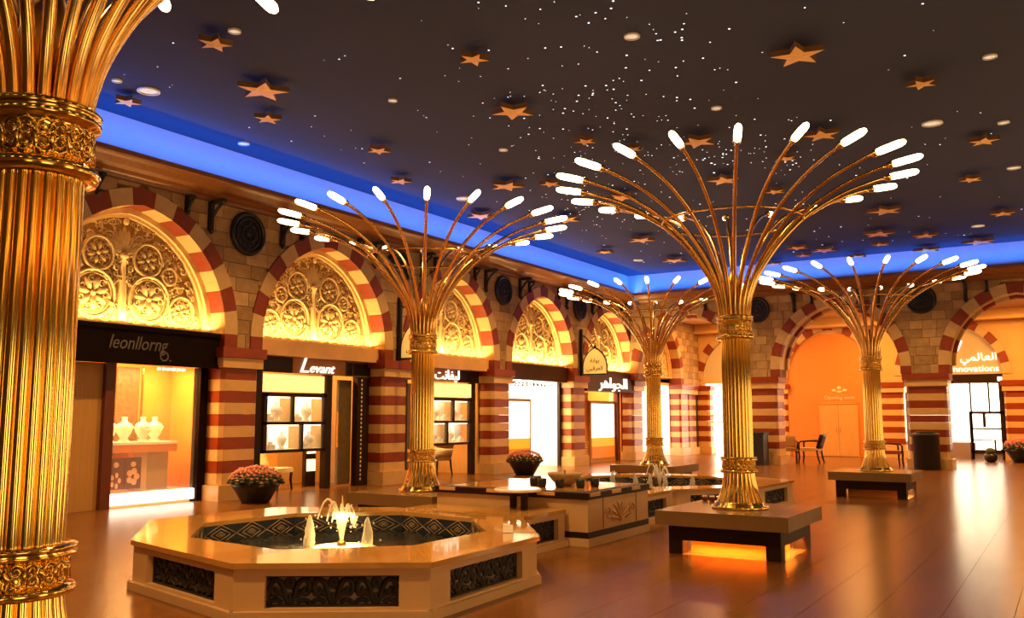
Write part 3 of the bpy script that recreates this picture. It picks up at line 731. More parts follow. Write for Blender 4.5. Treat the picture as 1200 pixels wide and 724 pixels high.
def cabinet_shop(i, s, label, sign, arabic):
    t = shop(i, label, 'panel_wood')
    b = lambda n, m, x0, x1, d0, d1, z0, z1, par=t: P(par, n, m, min(s*x0, s*x1), max(s*x0, s*x1), d0, d1, z0, z1)
    P(t, 'lintel', 'lintel_stone', -1.92, 1.92, .16, .56, 2.88, 3.20)
    b('sign_panel', 'dark_wood', -1.80, -.64, .42, .54, 2.54, 2.87); b('sign_board', 'sign_wood', -.64, 1.04, .40, .54, 2.54, 2.87)
    b('sign_panel', 'dark_wood', 1.04, 1.90, .42, .54, 2.54, 2.87)
    fr = MB()
    for (a, c, z0, z1) in ((1.02, 1.92, 2.85, 2.88), (1.02, 1.92, 2.53, 2.56), (1.89, 1.92, 2.53, 2.88), (1.02, 1.05, 2.53, 2.88), (1.26, 1.28, 2.55, 2.86)): fr.box(min(s*a, s*c), max(s*a, s*c), .385, .42, z0, z1)
    fr.build('sign_frame', 'steel_letter', t)
    if not arabic:
        text('sign_lettering', 'L', .48, 'sign_white', t, (-.33*s, .39, 2.565), .015, shear=.35, sx=1.25)
        text('sign_lettering', 'evant', .30, 'sign_white', t, (.22*s, .39, 2.575), .015, shear=.35, sx=1.2)
    else: text('sign_lettering', sign, .36, 'sign_white', t, (.24, .39, 2.60), .02, sx=1.15)
    b('lit_panel', 'yellow_glow', -1.45, .38, .44, .50, 2.13, 2.50)
    # cabinet with four niches, their brightness put into emissive backs
    fr = MB()
    X0, X1, Z0, Z1, ZM = -1.42, .42, .84, 2.11, 1.46
    def fb_(a, c, z0, z1): fr.box(min(s*a, s*c), max(s*a, s*c), .40, .50, z0, z1)
    fb_(X0, X1, 2.03, Z1); fb_(X0, X1, Z0, .90); fb_(X0, X1, ZM-.03, ZM+.03); fb_(X0, X0+.09, Z0, Z1); fb_(X1-.07, X1, Z0, Z1); fb_(-.61, -.55, ZM, 2.05); fb_(-.33, -.27, Z0, ZM)
    fr.build('cabinet_frame', 'dark_wood', t)
    cells = [(-1.33, -.61, ZM+.03, 2.03), (-.55, .35, ZM+.03, 2.03), (-1.33, -.33, .90, ZM-.03), (-.27, .35, .90, ZM-.03)]
    for a, c, z0, z1 in cells:
        n = b('niche', 'case_glow', a, c, .78, .82, z0, z1); n.name = 'niche'
        b('light_strip', 'white_glow', a+.03, c-.03, .47, .58, z1-.03, z1-.01); b('niche_floor', 'white_fabric', a, c, .46, .78, z0-.01, z0+.01); b('pane', 'glass', a, c, .43, .436, z0, z1)  # emissive strips added to light the busts from the front
        b('niche_side', 'tan_leather', c-.02, c, .46, .78, z0, z1); b('curtain', 'white_fabric', a+.02, a+.02+(c-a)*.3, .70, .74, z0, z1)
    w = ['upper outer', 'upper inner', 'lower outer', 'lower inner']
    for k, (a, c, z0, z1) in enumerate(cells):
        bust(i, s*(a+(c-a)*.62), .62, z0+.01, 'white necklace bust, %s pane of the cabinet, %s' % (w[k], 'shop with Latin script sign' if not arabic else 'shop with Arabic sign'), .95 if k < 2 else .85)
        m = MB().box(-.09, .09, -.06, .06, 0, .10).box(-.04, .04, -.03, .03, .10, .16)
        o = m.build('gift_box', 'white_fabric', None, LW(LARCH[i]+s*(a+(c-a)*.25), .55, z0+.01), pi/2); tag(o, 'small white jewel box, %s pane of the cabinet, %s' % (w[k], 'shop with Latin script sign' if not arabic else 'shop with Arabic sign'), 'box', 'white jewel boxes')
    b('post', 'dark_wood', .42, .60, .40, .56, 0, 2.54); b('post', 'dark_wood', -1.66, -1.45, .44, .56, 0, 2.54)
    # open door and studded frame
    d = b('door_leaf', 'olive_door', .95, 1.42, .56, .60, .05, 2.45); b('door_handle', 'brass', .92, .95, .50, .54, .9, 1.7, d)
    b('door_glass', 'glass', .62, .95, .52, .53, .05, 2.45)
    fm = b('door_frame', 'dark_wood', 1.46, 1.86, .40, .56, 0, 2.54); sd = MB()
    for k in range(24): sd.ball((s*1.60, .395, .15+.1*k), .028, .012, .035, 6, 4); 
    sd.build('stud', 'gold_letter', fm)
    b('shelving', 'dark_wood', .62, .95, 1.2, 1.3, 0, 1.9); 
    for k in range(4): b('lit_shelf', 'case_glow', .66, .92, 1.17, 1.2, .35+.4*k, .62+.4*k)
    b('lower_wall', 'orange_wall', -1.45, .42, 1.9, 1.95, 0, .84)
    return t
cabinet_shop(1, 1, 'jewellery shopfront with white Latin script lettering and four pane display cabinet', 'Levant', False)
ARLEV = '\ufe96\ufee7\ufe8e\ufed4\ufef4\ufedf'      # the same name in Arabic, laid out left to right
cabinet_shop(2, -1, 'jewellery shopfront with white Arabic lettering behind the middle brass palm', ARLEV, True)
area('cabinet_light', LW(LARCH[1]-.5, .9, .8), LW(LARCH[1]-.5, 1.2, 0), 1.6, .5, 14, PALE)
area('cabinet_light', LW(LARCH[2]+.5, .9, .8), LW(LARCH[2]+.5, 1.2, 0), 1.6, .5, 14, PALE)

def armchair(label, loc, rz, cover, wood='dark_wood', arms=True, group='armchairs'):
    t = thing('armchair', label, 'chair', loc, rz, group)
    m = MB(); m.box(-.27, .27, -.26, .26, .36, .46); m.v = [(x*(1 if z < .4 else .96), y*(1 if z < .4 else .96), z) for x, y, z in m.v]; m.build('seat', cover, t)
    b = MB()
    n = 7; v = []
    for j in range(5):
        z = .44+.105*j
        for k in range(n):
            u = -.26+.52*k/(n-1); dy = .24+.03*j-.05*(1-(2*k/(n-1)-1)**2)*-1
            v += [(u, dy-.03, z), (u, dy+.03, z)]
    f = []
    for j in range(4):
        for k in range(n-1):
            a = (j*n+k)*2; c = a+2*n
            f += [(a, a+2, c+2, c), (a+3, a+1, c+1, c+3)]
    for j in range(4):
        a = j*n*2; c = a+2*n; f.append((a+1, a, c, c+1)); a += 2*(n-1); c += 2*(n-1); f.append((a, a+1, c+1, c))
    for k in range(n-1):
        a = (4*n+k)*2; f.append((a, a+2, a+3, a+1)); a = k*2; f.append((a+2, a, a+1, a+3))
    b.add(v, f, 0, True); b.build('backrest', cover if cover not in ('seat_red', 'lintel_stone') else wood, t)
    for sx in (-1, 1):
        MB().tube([(sx*.25, -.23, .38), (sx*.24, -.22, .2), (sx*.25, -.24, 0)], [.028, .024, .018], 6).build('leg', wood, t)
        MB().tube([(sx*.25, .24, .40), (sx*.25, .26, .2), (sx*.25, .31, 0)], [.028, .024, .018], 6).build('leg', wood, t)
        if arms: MB().tube([(sx*.27, .28, .66), (sx*.28, .1, .67), (sx*.28, -.16, .65), (sx*.27, -.22, .60), (sx*.26, -.22, .40)], .024, 6).build('armrest', wood, t)
    return t
armchair('tan leather chair under the display cabinet of the shop with Latin script sign', LW(LARCH[1]-.42, 1.15, 0), pi/2+.3, 'tan_leather', group='shop chairs', arms=False).scale = (1.25, 1.25, 1.05)
armchair('tan leather chair under the cabinet of the shop behind the middle brass palm', LW(LARCH[2]+.75, 1.15, 0), pi/2+2.9, 'tan_leather', group='shop chairs', arms=False).scale = (1.2, 1.2, 1.1)

# shop 4: walls and soffit emit the dazzling white themselves, with a poster box
t = shop(3, 'blazing white shopfront under a brown carved fascia with an orange and white poster', 'white_fabric')
f = P(t, 'fascia', 'brown_fascia', -1.92, 1.92, .20, .54, 2.72, 3.20)
m = MB()
for k in range(15):
    u = -1.5+.23*k
    m.tube([(u+.1*cos(a)*(.9-.05*a), .42, 2.60+.10*sin(a)*(.9-.05*a)) for a in [j*.6+k for j in range(12)]], .022, 5)
m.build('carved_valance', 'dark_wood', t)
P(t, 'glow_soffit', 'white_glow', -1.86, 1.86, .7, 2.0, 2.9, 2.98); P(t, 'glow_wall', 'white_glow', .25, 1.86, 1.5, 1.55, 0, 2.9); P(t, 'glow_wall', 'yellow_glow', -1.86, .25, 2.1, 2.15, 0, 2.9)
p = P(t, 'poster_box', 'panel_wood', -1.70, .26, .62, .70, 0, 2.16); P(p, 'poster_light', 'white_glow', -1.62, .14, .60, .62, .94, 2.06); P(p, 'poster_band', 'amber_glow', -1.62, .14, .60, .62, .62, .94); P(p, 'poster_band', 'orange_glow', -1.62, .14, .60, .62, .10, .62)
P(t, 'door_post', 'dark_wood', 1.80, 1.90, .44, .54, 0, 2.72)
m = MB().box(.4, .8, 1.2, 1.4, 0, .9).box(.38, .82, 1.18, 1.42, .9, .95); m.build('counter', 'hoarding_light', t)
# shop 5
t = shop(4, 'shopfront with dark brown fascia, white lettering and an orange and white screen near the corner', 'orange_wall')
P(t, 'fascia', 'brown_fascia', -1.92, 1.92, -.02, .54, 2.48, 3.20); 
text('sign_lettering', '\ufe8d\ufedf\ufea0\ufeee\ufe8d\ufeeb\ufeae'[::-1], .52, 'sign_white', t, (.15, -.035, 2.60), .03, sx=1.6)
P(t, 'glow_soffit', 'white_glow', -1.86, 1.86, .7, 2.0, 2.9, 2.98)
P(t, 'wall_panel', 'orange_wall', -1.86, -.62, .60, .66, 0, 2.45)
for k in range(7): P(t, 'slat', 'hoarding_light', -1.80, -.66, .57, .60, .15+.09*k, .20+.09*k)
p = P(t, 'screen_box', 'panel_wood', -.66, 1.34, .50, .60, 0, 2.16); P(p, 'screen_light', 'white_glow', -.56, 1.22, .48, .50, .86, 2.05); P(p, 'screen_band', 'amber_glow', -.56, 1.22, .48, .50, .55, .86); P(p, 'screen_band', 'orange_glow', -.56, 1.22, .48, .50, .14, .55)
P(t, 'post', 'post_wood', 1.40, 1.62, .42, .54, 0, 2.48); P(t, 'glow_wall', 'yellow_glow', 1.62, 1.86, .8, .85, 0, 2.8)
# shop 6, seen through the back arcade
t = shop(5, 'white glowing shopfront on the left wall beyond the back arcade', 'white_fabric')
P(t, 'glow_wall', 'white_glow', -1.86, 1.86, .9, .95, 0, 3.0); P(t, 'transom', 'hoarding_light', -1.86, 1.86, .5, .56, 2.9, 3.2)  # the wall itself emits, in place of a bright interior

# far wall of the concourse: hoarding with doors, two shops
t = thing('hoarding', 'plain orange hoarding with double doors, pale crest and lettering filling the middle far arch', 'hoarding', (-8.35, 38, 0))
o = [(-1.72, 0)]+[(1.72, 0), (1.72, 4.15)]+[(1.72*cos(pi*k/14)*(1+.03*(k % 2)), 4.15+.85*sin(pi*k/14)*(1-.05*(k % 2))) for k in range(1, 14)]+[(-1.72, 4.15)]
MB().prism(o, .10, .16, 'y').build('panel', 'hoarding_orange', t)
MB().prism([(u*1.0, z if z < 1 else z+.30) for u, z in o], .17, .22, 'y').build('scalloped_border', 'hoarding_light', t)
for s in (-1, 1):
    d = MB().box(min(s*.005, s*.72), max(s*.005, s*.72), .05, .10, .02, 2.08).build('door_leaf', 'door_wood', t, (.28, 0, 0))
    MB().tube([(s*.07, .02, .95), (s*.07, .0, 1.0), (s*.07, .0, 1.15), (s*.07, .02, 1.2)], .012, 5).build('handle', 'brass', d)
MB().box(-.48, -.44, .03, .10, 0, 2.14).box(1.0, 1.04, .03, .10, 0, 2.14).box(-.48, 1.04, .03, .10, 2.10, 2.14).build('door_frame', 'door_wood', t)
text('lettering', 'Opening soon', .21, 'gold_letter', t, (.35, .08, 2.30), .01)
m = MB(); m.ball((.35, .09, 2.76), .09, .02, .07); m.ball((.14, .09, 2.66), .09, .02, .06); m.ball((.56, .09, 2.66), .09, .02, .06); m.ball((.35, .09, 2.60), .12, .02, .05); m.build('crest', 'gold_letter', t)
t = thing('shopfront', 'bright glass shopfront with Arabic and Latin lettering under the right far arch', 'shopfront', (-3.85, 38, 0))
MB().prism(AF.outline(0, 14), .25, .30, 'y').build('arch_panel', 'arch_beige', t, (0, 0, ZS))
text('sign_lettering', '\ufef2\ufee4\ufedf\ufe8e\ufecc\ufedf\ufe8d', .40, 'sign_white', t, (.95, .22, 3.72), .015, sx=1.1)
text('sign_lettering', 'innovations', .34, 'sign_white', t, (.80, .22, 3.30), .015, sx=1.05)
MB().tube([(-.05, .22, 4.0), (.22, .22, 4.15), (.36, .22, 4.45), (.30, .22, 4.75)], [.04, .08, .07, .02], 6).build('emblem', 'sign_white', t)
P(t, 'fascia', 'dark_wood', -1.72, 1.72, .15, .40, 2.86, 3.2); P(t, 'lamp', 'sign_white', 1.55, 1.7, .05, .15, 2.92, 3.08)
P(t, 'glow_wall', 'white_glow', -1.70, .62, 1.2, 1.25, .6, 2.86); P(t, 'glow_wall', 'white_glow', .62, 1.72, .9, .95, .3, 2.86); P(t, 'floor_panel', 'post_wood', -1.7, .55, .9, 1.1, 0, .62)  # self-glowing walls stand in for the shop's inner light
fr = MB()
for (a, c, z0, z1) in ((.56, .62, 0, 2.86), (1.18, 1.24, 1.78, 2.86), (1.55, 1.72, 0, 2.86), (.5, 1.72, 1.70, 1.80), (.96, 1.06, 1.2, 1.7), (.5, 1.6, 1.12, 1.18), (.5, 1.6, .70, .74), (.5, .62, 0, 1.8), (1.30, 1.36, .3, .7), (.5, 1.6, .22, .36)): fr.box(a, c, .30, .38, z0, z1)
fr.build('window_frame', 'dark_wood', t)
P(t, 'window_pane', 'glass', -1.7, 1.6, .33, .336, 0, 2.86)
t = thing('shopfront', 'yellow arched shopfront with white sign behind the large palm stem', 'shopfront', (-12.05, 38, 0))
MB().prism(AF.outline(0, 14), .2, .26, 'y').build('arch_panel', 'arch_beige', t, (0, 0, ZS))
m = MB().torus((.65, .16, 3.62), .17, .06, 16, 6, ax='y').torus((.66, .16, 3.95), .12, .05, 16, 6, ax='y'); m.build('emblem', 'sign_white', t)
P(t, 'glow_wall', 'white_glow', -1.72, 1.72, .5, .55, 0, 3.1); P(t, 'transom', 'hoarding_light', -1.72, 1.72, .2, .45, 3.05, 3.2)  # wall brightness comes from its own emission, not from lamps
for z in (1.35, 1.62): P(t, 'shelf', 'hoarding_light', -1.72, 1.72, .25, .5, z, z+.05)

# arched gate plaques standing out from the piers
def plaque(label, u, lines, group):
    t = thing('gate_sign', label, 'sign', LW(u, 0, 0), pi/2, group)
    # built in the plane across the wall: d from -1.0 to -.1
    A = Arch(.42, .62, .05); o = [(-.42, -.22), (.42, -.22)]+A.outline(0, 8)
    q = MB().prism([(a-.58, b+3.22) for a, b in o], -.03, .03, 'x'); q.build('panel', 'plaque_yellow', t)
    e = MB(); pts = [(0, a-.58, b+3.22) for a, b in [(.42, -.22)]+A.outline(.02, 10)+[(-.42, -.22)]]; e.tube(pts, .03, 6); e.tube([(0, -1.0, 3.0), (0, -.14, 3.0)], .035, 6)
    e.ball((0, -.58, 3.90), .05, .05, .07); e.build('iron_edge', 'iron', t)
    MB().box(-.04, .04, -.12, -.03, 2.95, 4.5).build('wall_post', 'iron', t)
    MB().tube([(0, -.1, 4.3), (0, -.25, 4.22), (0, -.4, 4.05), (0, -.5, 3.92)], .022, 6).build('scroll_arm', 'iron', t)
    for k, ln in enumerate(lines):
        o = text('lettering', ln, .20, 'plaque_letter', t, (0, 0, 0), .006)
        # turn the flat text so that it faces along -u
        o.rotation_euler = (0, 0, -pi/2); o.location = (-.036, -.58, 3.38-.26*k)
    return t
plaque('yellow arched gate plaque with dark Arabic lettering beside the far shops', 26.66, ['\ufe94\ufe91\ufe8d\ufeee\ufe91', '\ufee6\ufef4\ufed7\ufeae\ufecc\ufedf\ufe8d'], 'arched gate plaques')
plaque('yellow arched gate plaque half hidden by the middle brass palm neck', 17.06, ['\ufe94\ufe91\ufe8d\ufeee\ufe91', '\ufe90\ufeeb\ufeac\ufedf\ufe8d'], 'arched gate plaques')

# ------------------------------------------------------------------ fountains
def grille_mesh(L, H):
    m = MB(); m.box(0, L, .018, .03, 0, H, 1)
    m.box(0, L, -.012, .02, 0, .018); m.box(0, L, -.012, .02, H-.018, H); m.box(0, .018, -.012, .02, 0, H); m.box(L-.018, L, -.012, .02, 0, H)
    n = max(1, round(L/(H*1.55))); w = L/n
    for k in range(n):
        c = w*(k+.5)
        for s in (1, -1):
            f = lambda x, z: (c+s*x*w, .004, z*H)
            for pts, r in (([(0, .08), (.10, .30), (.14, .55), (.24, .80), (.38, .84), (.46, .62), (.40, .40), (.30, .42), (.29, .55)], .020),
                           ([(.5, .05), (.42, .18), (.28, .22), (.18, .12)], .016), ([(.5, .95), (.47, .80), (.40, .68)], .016), ([(0, .92), (.07, .80), (.05, .66), (0, .60)], .020),
                           ([(.10, .30), (.20, .36), (.24, .52)], .016)):
                m.tube(smooth([f(x, z) for x, z in pts], 2), r*H/.21, 5, flat=(1, .004, .5))
        m.ball((c, .0, .30*H), .05*w, .012, .16*H, 7, 4); m.ball((c, .0, .72*H), .04*w, .012, .10*H, 7, 4)
        for s in (1, -1): m.ball((c+s*.33*w, .004, .52*H), .055*w, .01, .13*H, 7, 4, 0)
    return m.mesh('grille', ['iron', 'grille_back'])
def side(t, a, b, H=.45, grille=True):
    # one straight side of a stone surround; a -> b with the outside on the right hand
    a = Vector((*a, 0)); b = Vector((*b, 0)); L = (b-a).length; rz = atan2(b.y-a.y, b.x-a.x)
    m = MB(); z0, z1 = .095, H-.105; e = .16*L if L < 2.2 else .36
    m.box(0, e, 0, .12, .07, H-.04); m.box(L-e, L, 0, .12, .07, H-.04); m.box(e, L-e, 0, .12, .07, z0); m.box(e, L-e, 0, .12, z1, H-.04); m.box(e, L-e, .10, .12, z0, z1)
    p = m.build('side_panel', 'fountain_stone', t, (a.x, a.y, 0), rz)
    MB().box(-.02, L+.02, -.04, .12, 0, .075).build('plinth', 'fountain_stone', p)
    put('grille', grille_mesh(L-2*e-.03, z1-z0), p, (e+.015, .065, z0))
    return p
def fountain(label, fy, centre, jets):
    F = lambda p: (p[0], fy(p[1]))
    Ov = [(-7.58, 5.46), (-5.72, 5.03), (-4.43, 5.90), (-4.50, 7.70), (-5.45, 8.95), (-7.45, 9.12), (-8.70, 8.35), (-8.85, 6.60)]
    Iv = [(-7.28, 5.86), (-5.98, 5.72), (-5.12, 6.55), (-5.12, 7.75), (-5.92, 8.62), (-7.05, 8.78), (-8.0, 7.95), (-8.12, 6.72)]
    t = thing('octagonal_fountain', label, 'fountain', (0, 0, 0))
    Ov = [F(p) for p in Ov]; Iv = [F(p) for p in Iv]
    ar = sum(Ov[i][0]*Ov[(i+1) % 8][1]-Ov[(i+1) % 8][0]*Ov[i][1] for i in range(8))
    if ar < 0: Ov.reverse(); Iv.reverse()
    cx = sum(p[0] for p in Ov)/8; cy = sum(p[1] for p in Ov)/8
    for i in range(8):
        j = (i+1) % 8
        side(t, Ov[i], Ov[j])
        ex = lambda p: (p[0]+.03*(p[0]-cx)/2, p[1]+.03*(p[1]-cy)/2)
        gap = lambda p, q, f=.004: (p[0]+(q[0]-p[0])*f, p[1]+(q[1]-p[1])*f)
        o0, o1 = ex(Ov[i]), ex(Ov[j])
        MB().prism([gap(o0, o1, .001), gap(o1, o0, .001), gap(Iv[j], Iv[i], .001), gap(Iv[i], Iv[j], .001)], .405, .45, 'z').build('rim_slab', 'rim_marble', t)
        # pool wall with its diamond mosaic
        a = Vector((*Iv[i], 0)); b = Vector((*Iv[j], 0)); L = (b-a).length; rz = atan2(b.y-a.y, b.x-a.x)
        w = MB().box(0, L, -.10, -.002, .02, .41).build('pool_wall', 'mosaic_dark', t, (a.x, a.y, 0), rz)
        m = MB(); n = 3
        for k in range(n):
            c = L*(k+.5)/n; hw = L/n*.5
            for r in (1.0, .62, .28):
                q = [(c-hw*r, .30), (c, .30+.105*r), (c+hw*r, .30), (c, .30-.105*r)]
                for s in range(4):
                    (x0, z0), (x1, z1) = q[s], q[(s+1) % 4]
                    m.tube([(x0, 0, z0), (x1, 0, z1)], .008, 4, flat=(1, 0, .4))
            m.box(c-.02, c+.02, -.004, .004, .29, .31)
        m.build('diamond_inlay', 'mosaic_gold', w)
    MB().prism(Iv, .0, .03, 'z').build('pool_floor', 'mosaic_dark', t)
    x, y = centre
    g = bpy.data.meshes.new('water'); bm = bmesh.new(); bm.faces.new([bm.verts.new((p[0], p[1], .235)) for p in Iv]); bm.to_mesh(g); bm.free(); g.materials.append(MAT['water']); put('water', g, t)
    m = MB(); m.lathe([(.30, .03), (.36, .10), (.37, .245), (.33, .255), (.31, .22), (.05, .22)], 28, (x, y, 0)); m.build('nozzle_dish', 'bowl_stone', t)
    m = MB(); m.lathe([(.05, .225), (.28, .225), (.30, .24), (.28, .26), (.05, .265)], 28, (x, y, 0)); m.build('underwater_light', 'lamp_underwater' if jets else 'foam', t)
    m = MB(); m.lathe([(.05, .20), (.05, .29), (.03, .32)], 10, (x, y, 0)); m.build('nozzle', 'brass_dark', t)
    jt = MB(); random.seed(3)
    for k in range(9):
        a = 2*pi*k/9+.3; R = random.uniform(.12, .26); H = random.uniform(.26, .46)
        jt.tube([(x+R*q/8*cos(a), y+R*q/8*sin(a), .31+H*4*(q/9.5)*(1-q/9.5)) for q in range(9)], [.016-.001*q for q in range(9)], 5)
        for d in range(7): 
            q = random.uniform(.5, 1.1); jt.ball((x+R*q*cos(a)+random.gauss(0, .02), y+R*q*sin(a)+random.gauss(0, .02), .29+H*4*(q*.84)*(1-q*.84)+random.uniform(-.02, .05)), random.uniform(.006, .014), n=5, m=3)
    jt.tube([(x, y, .31), (x+.01, y, .54), (x, y, .78)], [.02, .016, .005], 6)
    jt.build('water_jet', 'foam', t)
    for (dx, dy, h) in jets or [(-1.0, .1, .34), (-.35, -.3, .33), (-.0, -.45, .34), (.35, -.6, .34), (.8, -.45, .36)]:
        m = MB(); pts = [(x+dx+random.gauss(0, .008), y+dy, .235+h*q/7) for q in range(8)]
        m.tube(pts, [.05, .062, .06, .055, .05, .04, .03, .010], 7)
        for d in range(10): m.ball((x+dx+random.gauss(0, .045), y+dy+random.gauss(0, .045), .26+random.random()**2*h), .012, n=5, m=3)
        m.build('foam_jet', 'foam', t)
        MB().lathe([(.03, .03), (.03, .25), (.02, .27)], 8, (x+dx, y+dy, 0)).build('nozzle', 'brass_dark', t)
    return t
fountain('nearest octagonal stone fountain with dark scroll grilles and lit water jets', lambda y: y, (-6.55, 7.18), [(-.31, -.15, .34), (.33, .02, .34)])
fountain('far octagonal fountain with five foaming jets behind the carved stone island', lambda y: 22.72-y, (-6.5, 15.6), None)
area('fountain_light', (-6.55, 7.18, .60), (-6.55, 7.18, 0), .3, .3, 5, (1, .75, .35))

# low link walls between fountains and the island
def link(label, y0, y1):
    t = thing('link_wall', label, 'wall', (0, 0, 0), 0, 'low link walls')
    side(t, (-5.48, y0), (-5.48, y1)); side(t, (-6.30, y1), (-6.30, y0))
    MB().box(-6.32, -5.46, y0, y1, .405, .452).build('rim_slab', 'rim_marble', t)
    MB().box(-6.18, -5.60, y0, y1, .0, .40).build('core', 'fountain_stone', t)
link('low stone link wall with grille between the near fountain and the carved island', 9.05, 10.07)
link('low stone link wall between the carved island and the far fountain', 12.03, 13.66)
t = thing('stone_deck', 'low glossy stone deck left of the link wall beneath the middle palm bench', 'deck', (0, 0, 0))
MB().box(-7.45, -6.42, 9.2, 10.05, 0, .38).build('body', 'fountain_stone', t); MB().box(-7.47, -6.40, 9.18, 10.07, .38, .42).build('rim_slab', 'rim_marble', t)

# island with the carved panel
t = thing('stone_island', 'square cream stone island with carved palm panel and dark mosaic edged top', 'island', (0, 0, 0))
X0, X1, Y0, Y1 = -7.50, -5.18, 10.12, 11.98
MB().box(X0-.02, X1+.02, Y0-.02, Y1+.02, 0, .10).build('plinth', 'fountain_stone', t); MB().box(X0-.005, X1+.005, Y0-.005, Y1+.005, .10, .175).build('dark_band', 'dark_wood', t)
m = MB().box(X0, X1, Y0, Y1, .175, .575); m.build('body', 'fountain_stone', t)
m = MB()
for (a, b) in ((Y0+.42, Y0+.44), (Y1-.42, Y1-.40)): m.box(X1-.01, X1+.004, a, b, .18, .57)
m.build('panel_joint', 'stone_joint', t)
m = MB(); yc = (Y0+Y1)/2
for s in (1, -1):
    for (a, l) in ((.15, .34), (.45, .33), (.8, .30), (1.15, .24)):
        pts = [(X1+.006, yc+s*l*q/6*sin(a)*(1+.5*(q/6)**2), .24+l*q/6*cos(a)*(1.0-.25*(q/6)**2)) for q in range(7)]
        m.tube(pts, [.010, .014, .016, .017, .015, .012, .006], 5)
    m.tube([(X1+.006, yc+s*p[0], .26+p[2]) for p in scroll((.36, .10), .10, 1.4, 12)], .011, 5); m.tube([(X1+.006, yc+s*p[0], .26+p[2]) for p in scroll((.20, .02), .05, 1.2, 10)], .010, 5)
m.build('carved_palm', 'fountain_stone', t)
MB().box(X0-.04, X1+.04, Y0-.04, Y1+.04, .575, .60).build('top_slab', 'dark_wood', t)
MB().box(X0-.02, X1+.02, Y0-.02, Y1+.02, .60, .655).build('top_slab', 'dark_wood', t); MB().box(X0+.12, X1-.12, Y0+.12, Y1-.12, .655, .662).build('top_inset', 'rim_marble', t)
tl_ = MB().box(-.13, .13, -.02, .02, 0, .045).mesh('edge_tile', 'lintel_stone')
n = 6
for k in range(n):
    if k % 2 == 0:
        put('edge_tile', tl_, t, (X0+(X1-X0)*(k+.5)/n, Y0-.018, .608)); put('edge_tile', tl_, t, (X1+.018, Y0+(Y1-Y0)*(k+.5)/n, .608), pi/2)
# bowl on the island with small dark cups around it
t = thing('stone_bowl', 'wide tan stone bowl standing on the carved island', 'bowl', (-5.95, 10.95, .662)); t.scale = (.56, .56, .66)
MB().lathe([(.14, 0), (.20, .02), (.30, .10), (.40, .20), (.43, .26), (.415, .27), (.38, .21), (.25, .10), (.02, .07)], 28).build('basin', 'bowl_stone', t)
MB().lathe([(.018, .08), (.016, .3), (.02, .32)], 8).build('spout', 'iron', t)
MB().lathe([(.3, .19), (.01, .20)], 20).build('water', 'foam', t)
cm = MB().lathe([(.05, 0), (.06, .04), (.062, .11), (.05, .115), (.045, .05)], 12).mesh('cup', 'pot_black')
CUPS = ['dark cup second from left before the stone bowl', 'dark cup at the front left of the stone bowl foot', 'dark cup at the front right of the stone bowl foot', 'dark cup second from right beside the stone bowl', 'rightmost dark cup beside the stone bowl', 'leftmost dark cup beside the stone bowl']
for k, (x, y) in enumerate([(-6.32, 10.75), (-6.12, 10.62), (-5.84, 10.60), (-5.60, 10.74), (-5.52, 11.0), (-6.42, 11.0)]):
    o = put('cup', cm, None, (x, y, .662)); tag(o, CUPS[k], 'cup', 'dark cups round the stone bowl')
# round white table on dark legs
t = thing('round_table', 'small round white table on two dark legs in front of the stone island', 'table', (-6.0, 9.80, .452))
MB().lathe([(.28, .215), (.30, .225), (.30, .245), (.28, .255)], 32).build('tabletop', 'white_top', t)
for dx, dy in ((-.13, .10), (.13, -.06)): MB().box(dx-.035, dx+.035, dy-.03, dy+.03, 0, .215).build('leg', 'dark_wood', t)
# folded card on the rim
t = thing('folded_card', 'small white folded card on the fountain rim near its right corner', 'card', (-4.86, 7.75, .454), .5)
m = MB(); m.add([(-.05, -.03, 0), (.05, -.03, 0), (.05, 0, .07), (-.05, 0, .09), (-.05, .05, 0), (.05, .05, 0)], [(0, 1, 2, 3), (3, 2, 5, 4)]); m.add([(-.045, -.028, 0), (.045, -.028, 0), (.045, .048, 0), (-.045, .048, 0)], [(3, 2, 1, 0)]); m.build('sheet', 'paper_white', t)
# votive cups on the large palm's bench
vm = MB().lathe([(.026, 0), (.034, .01), (.038, .055), (.032, .06), (.028, .02)], 12).mesh('glass', 'red_glass'); vl = MB().lathe([(.034, .056), (.036, .072), (.03, .072)], 12).mesh('rim', 'white_top')
for k in range(6):
    t = thing('votive_glass', ['leftmost', 'second from left', 'third from left', 'fourth from left', 'fifth from left', 'rightmost'][k]+' dark red votive glass in the row on the glowing bench', 'candle glass', (-4.17+.095*k, 11.52, .50), 0, 'red votive glasses'); put('glass', vm, t); put('rim', vl, t)

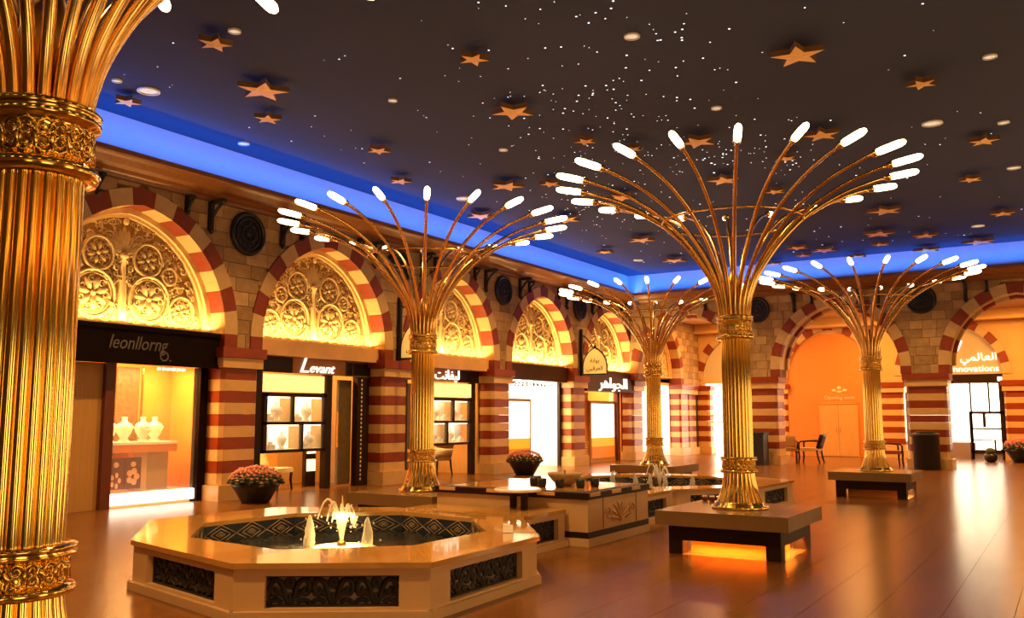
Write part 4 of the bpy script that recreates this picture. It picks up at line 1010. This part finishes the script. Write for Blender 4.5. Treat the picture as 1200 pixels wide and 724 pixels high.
# ------------------------------------------------------------------ flower bowls
def flower_bowl(label, loc, R=.46, sc=1.):
    t = thing('flower_bowl', label, 'planter', loc, 0, 'pink flower bowls'); t.scale = (sc, sc, sc)
    MB().lathe([(.24, 0), (.26, .01), (.34, .16), (.43, .30), (R, .37), (R-.03, .38), (.38, .30), (.02, .28)], 28).build('pot', 'pot_black', t)
    b = MB(); l = MB(); random.seed(11)
    for k in range(150):
        a = k*2.399963; q = sqrt((k+.5)/150); r = q*(R+.03); z = .36+.30*sqrt(max(0, 1-q**2.2))+random.uniform(-.02, .02)
        x, y = r*cos(a), r*sin(a); s = random.uniform(.036, .052)
        for ring, (n, rr, dz) in enumerate(((7, 1.0, -.1), (6, .6, .25))):
            for j in range(n):
                th = 2*pi*j/n+k+ring*.4; ct, st = cos(th), sin(th)
                b.add([(x+.15*s*ct, y+.15*s*st, z+dz*s), (x+rr*s*ct-.3*s*st, y+rr*s*st+.3*s*ct, z+s*(.35+dz)), (x+1.15*rr*s*ct, y+1.15*rr*s*st, z+s*(.25+dz)), (x+rr*s*ct+.3*s*st, y+rr*s*st-.3*s*ct, z+s*(.35+dz))], [(0, 3, 2, 1)], 0)
        b.ball((x, y, z+.2*s), .5*s, n=6, m=4)
        if k > 90:
            l.ball((x*1.02, y*1.02, z-.05), .05, .05, .03, 6, 4)
    l.ball((0, 0, .34), R-.02, R-.02, .24, 16, 6)
    l.build('foliage', 'leaf_dark', t); o = b.build('bloom', 'petal_pink', t); o['kind'] = 'stuff'
flower_bowl('black bowl of pink chrysanthemums by the striped pillar left of the four pane cabinet', (-13.12, 12.0, 0))
flower_bowl('black bowl of pink chrysanthemums in front of the white lit shop behind the stone island', (-13.0, 21.6, 0))
flower_bowl('wide low bowl of pink flowers at the right edge by the far glass shop', (-1.55, 36.4, 0), sc=1.25)
t = thing('small_pot', 'small round dark pot left of the wide flower bowl by the far glass shop', 'planter', (-2.55, 36.2, 0))
MB().lathe([(.12, 0), (.2, .08), (.22, .2), (.18, .3), (.15, .3)], 16).build('pot', 'pot_black', t); m = MB(); m.ball((0, 0, .38), .17, .17, .13, 10, 6); m.build('foliage', 'leaf_dark', t)

# ------------------------------------------------------------------ bins and armchairs at the back arcade
t = thing('litter_bin', 'round dark litter bin against the right hand striped pier', 'bin', (-3.85, 30.15, 0))
MB().lathe([(.36, 0), (.38, .03), (.38, 1.0), (.40, 1.02), (.40, 1.08), (.36, 1.10)], 24).build('body', 'bin_dark', t); MB().lathe([(.2, 1.10), (.3, 1.10), (.3, 1.14), (.2, 1.15)], 20).build('lid', 'iron', t)
t = thing('litter_bin', 'square dark litter bin against the pier behind the large palm stem', 'bin', (-9.10, 30.1, 0))
MB().box(-.36, .36, -.3, .3, 0, 1.0).build('body', 'bin_dark', t); MB().box(-.40, .40, -.34, .34, 1.0, 1.08).build('lid', 'iron', t)
armchair('dark wooden armchair facing left beside the pale orange hoarding', (-7.85, 32.3, 0), -pi/2, 'lintel_stone').scale = (1.3, 1.3, 1.15)
armchair('dark wooden armchair with pale cushion nearest the left back pier', (-8.62, 32.3, 0), .3, 'tan_leather').scale = (1.2, 1.2, 1.1)
armchair('dark wooden armchair with red seat behind the distant palm base', (-5.1, 31.6, 0), 1.9, 'seat_red').scale = (1.3, 1.3, 1.1)
bpy.context.view_layer.update()
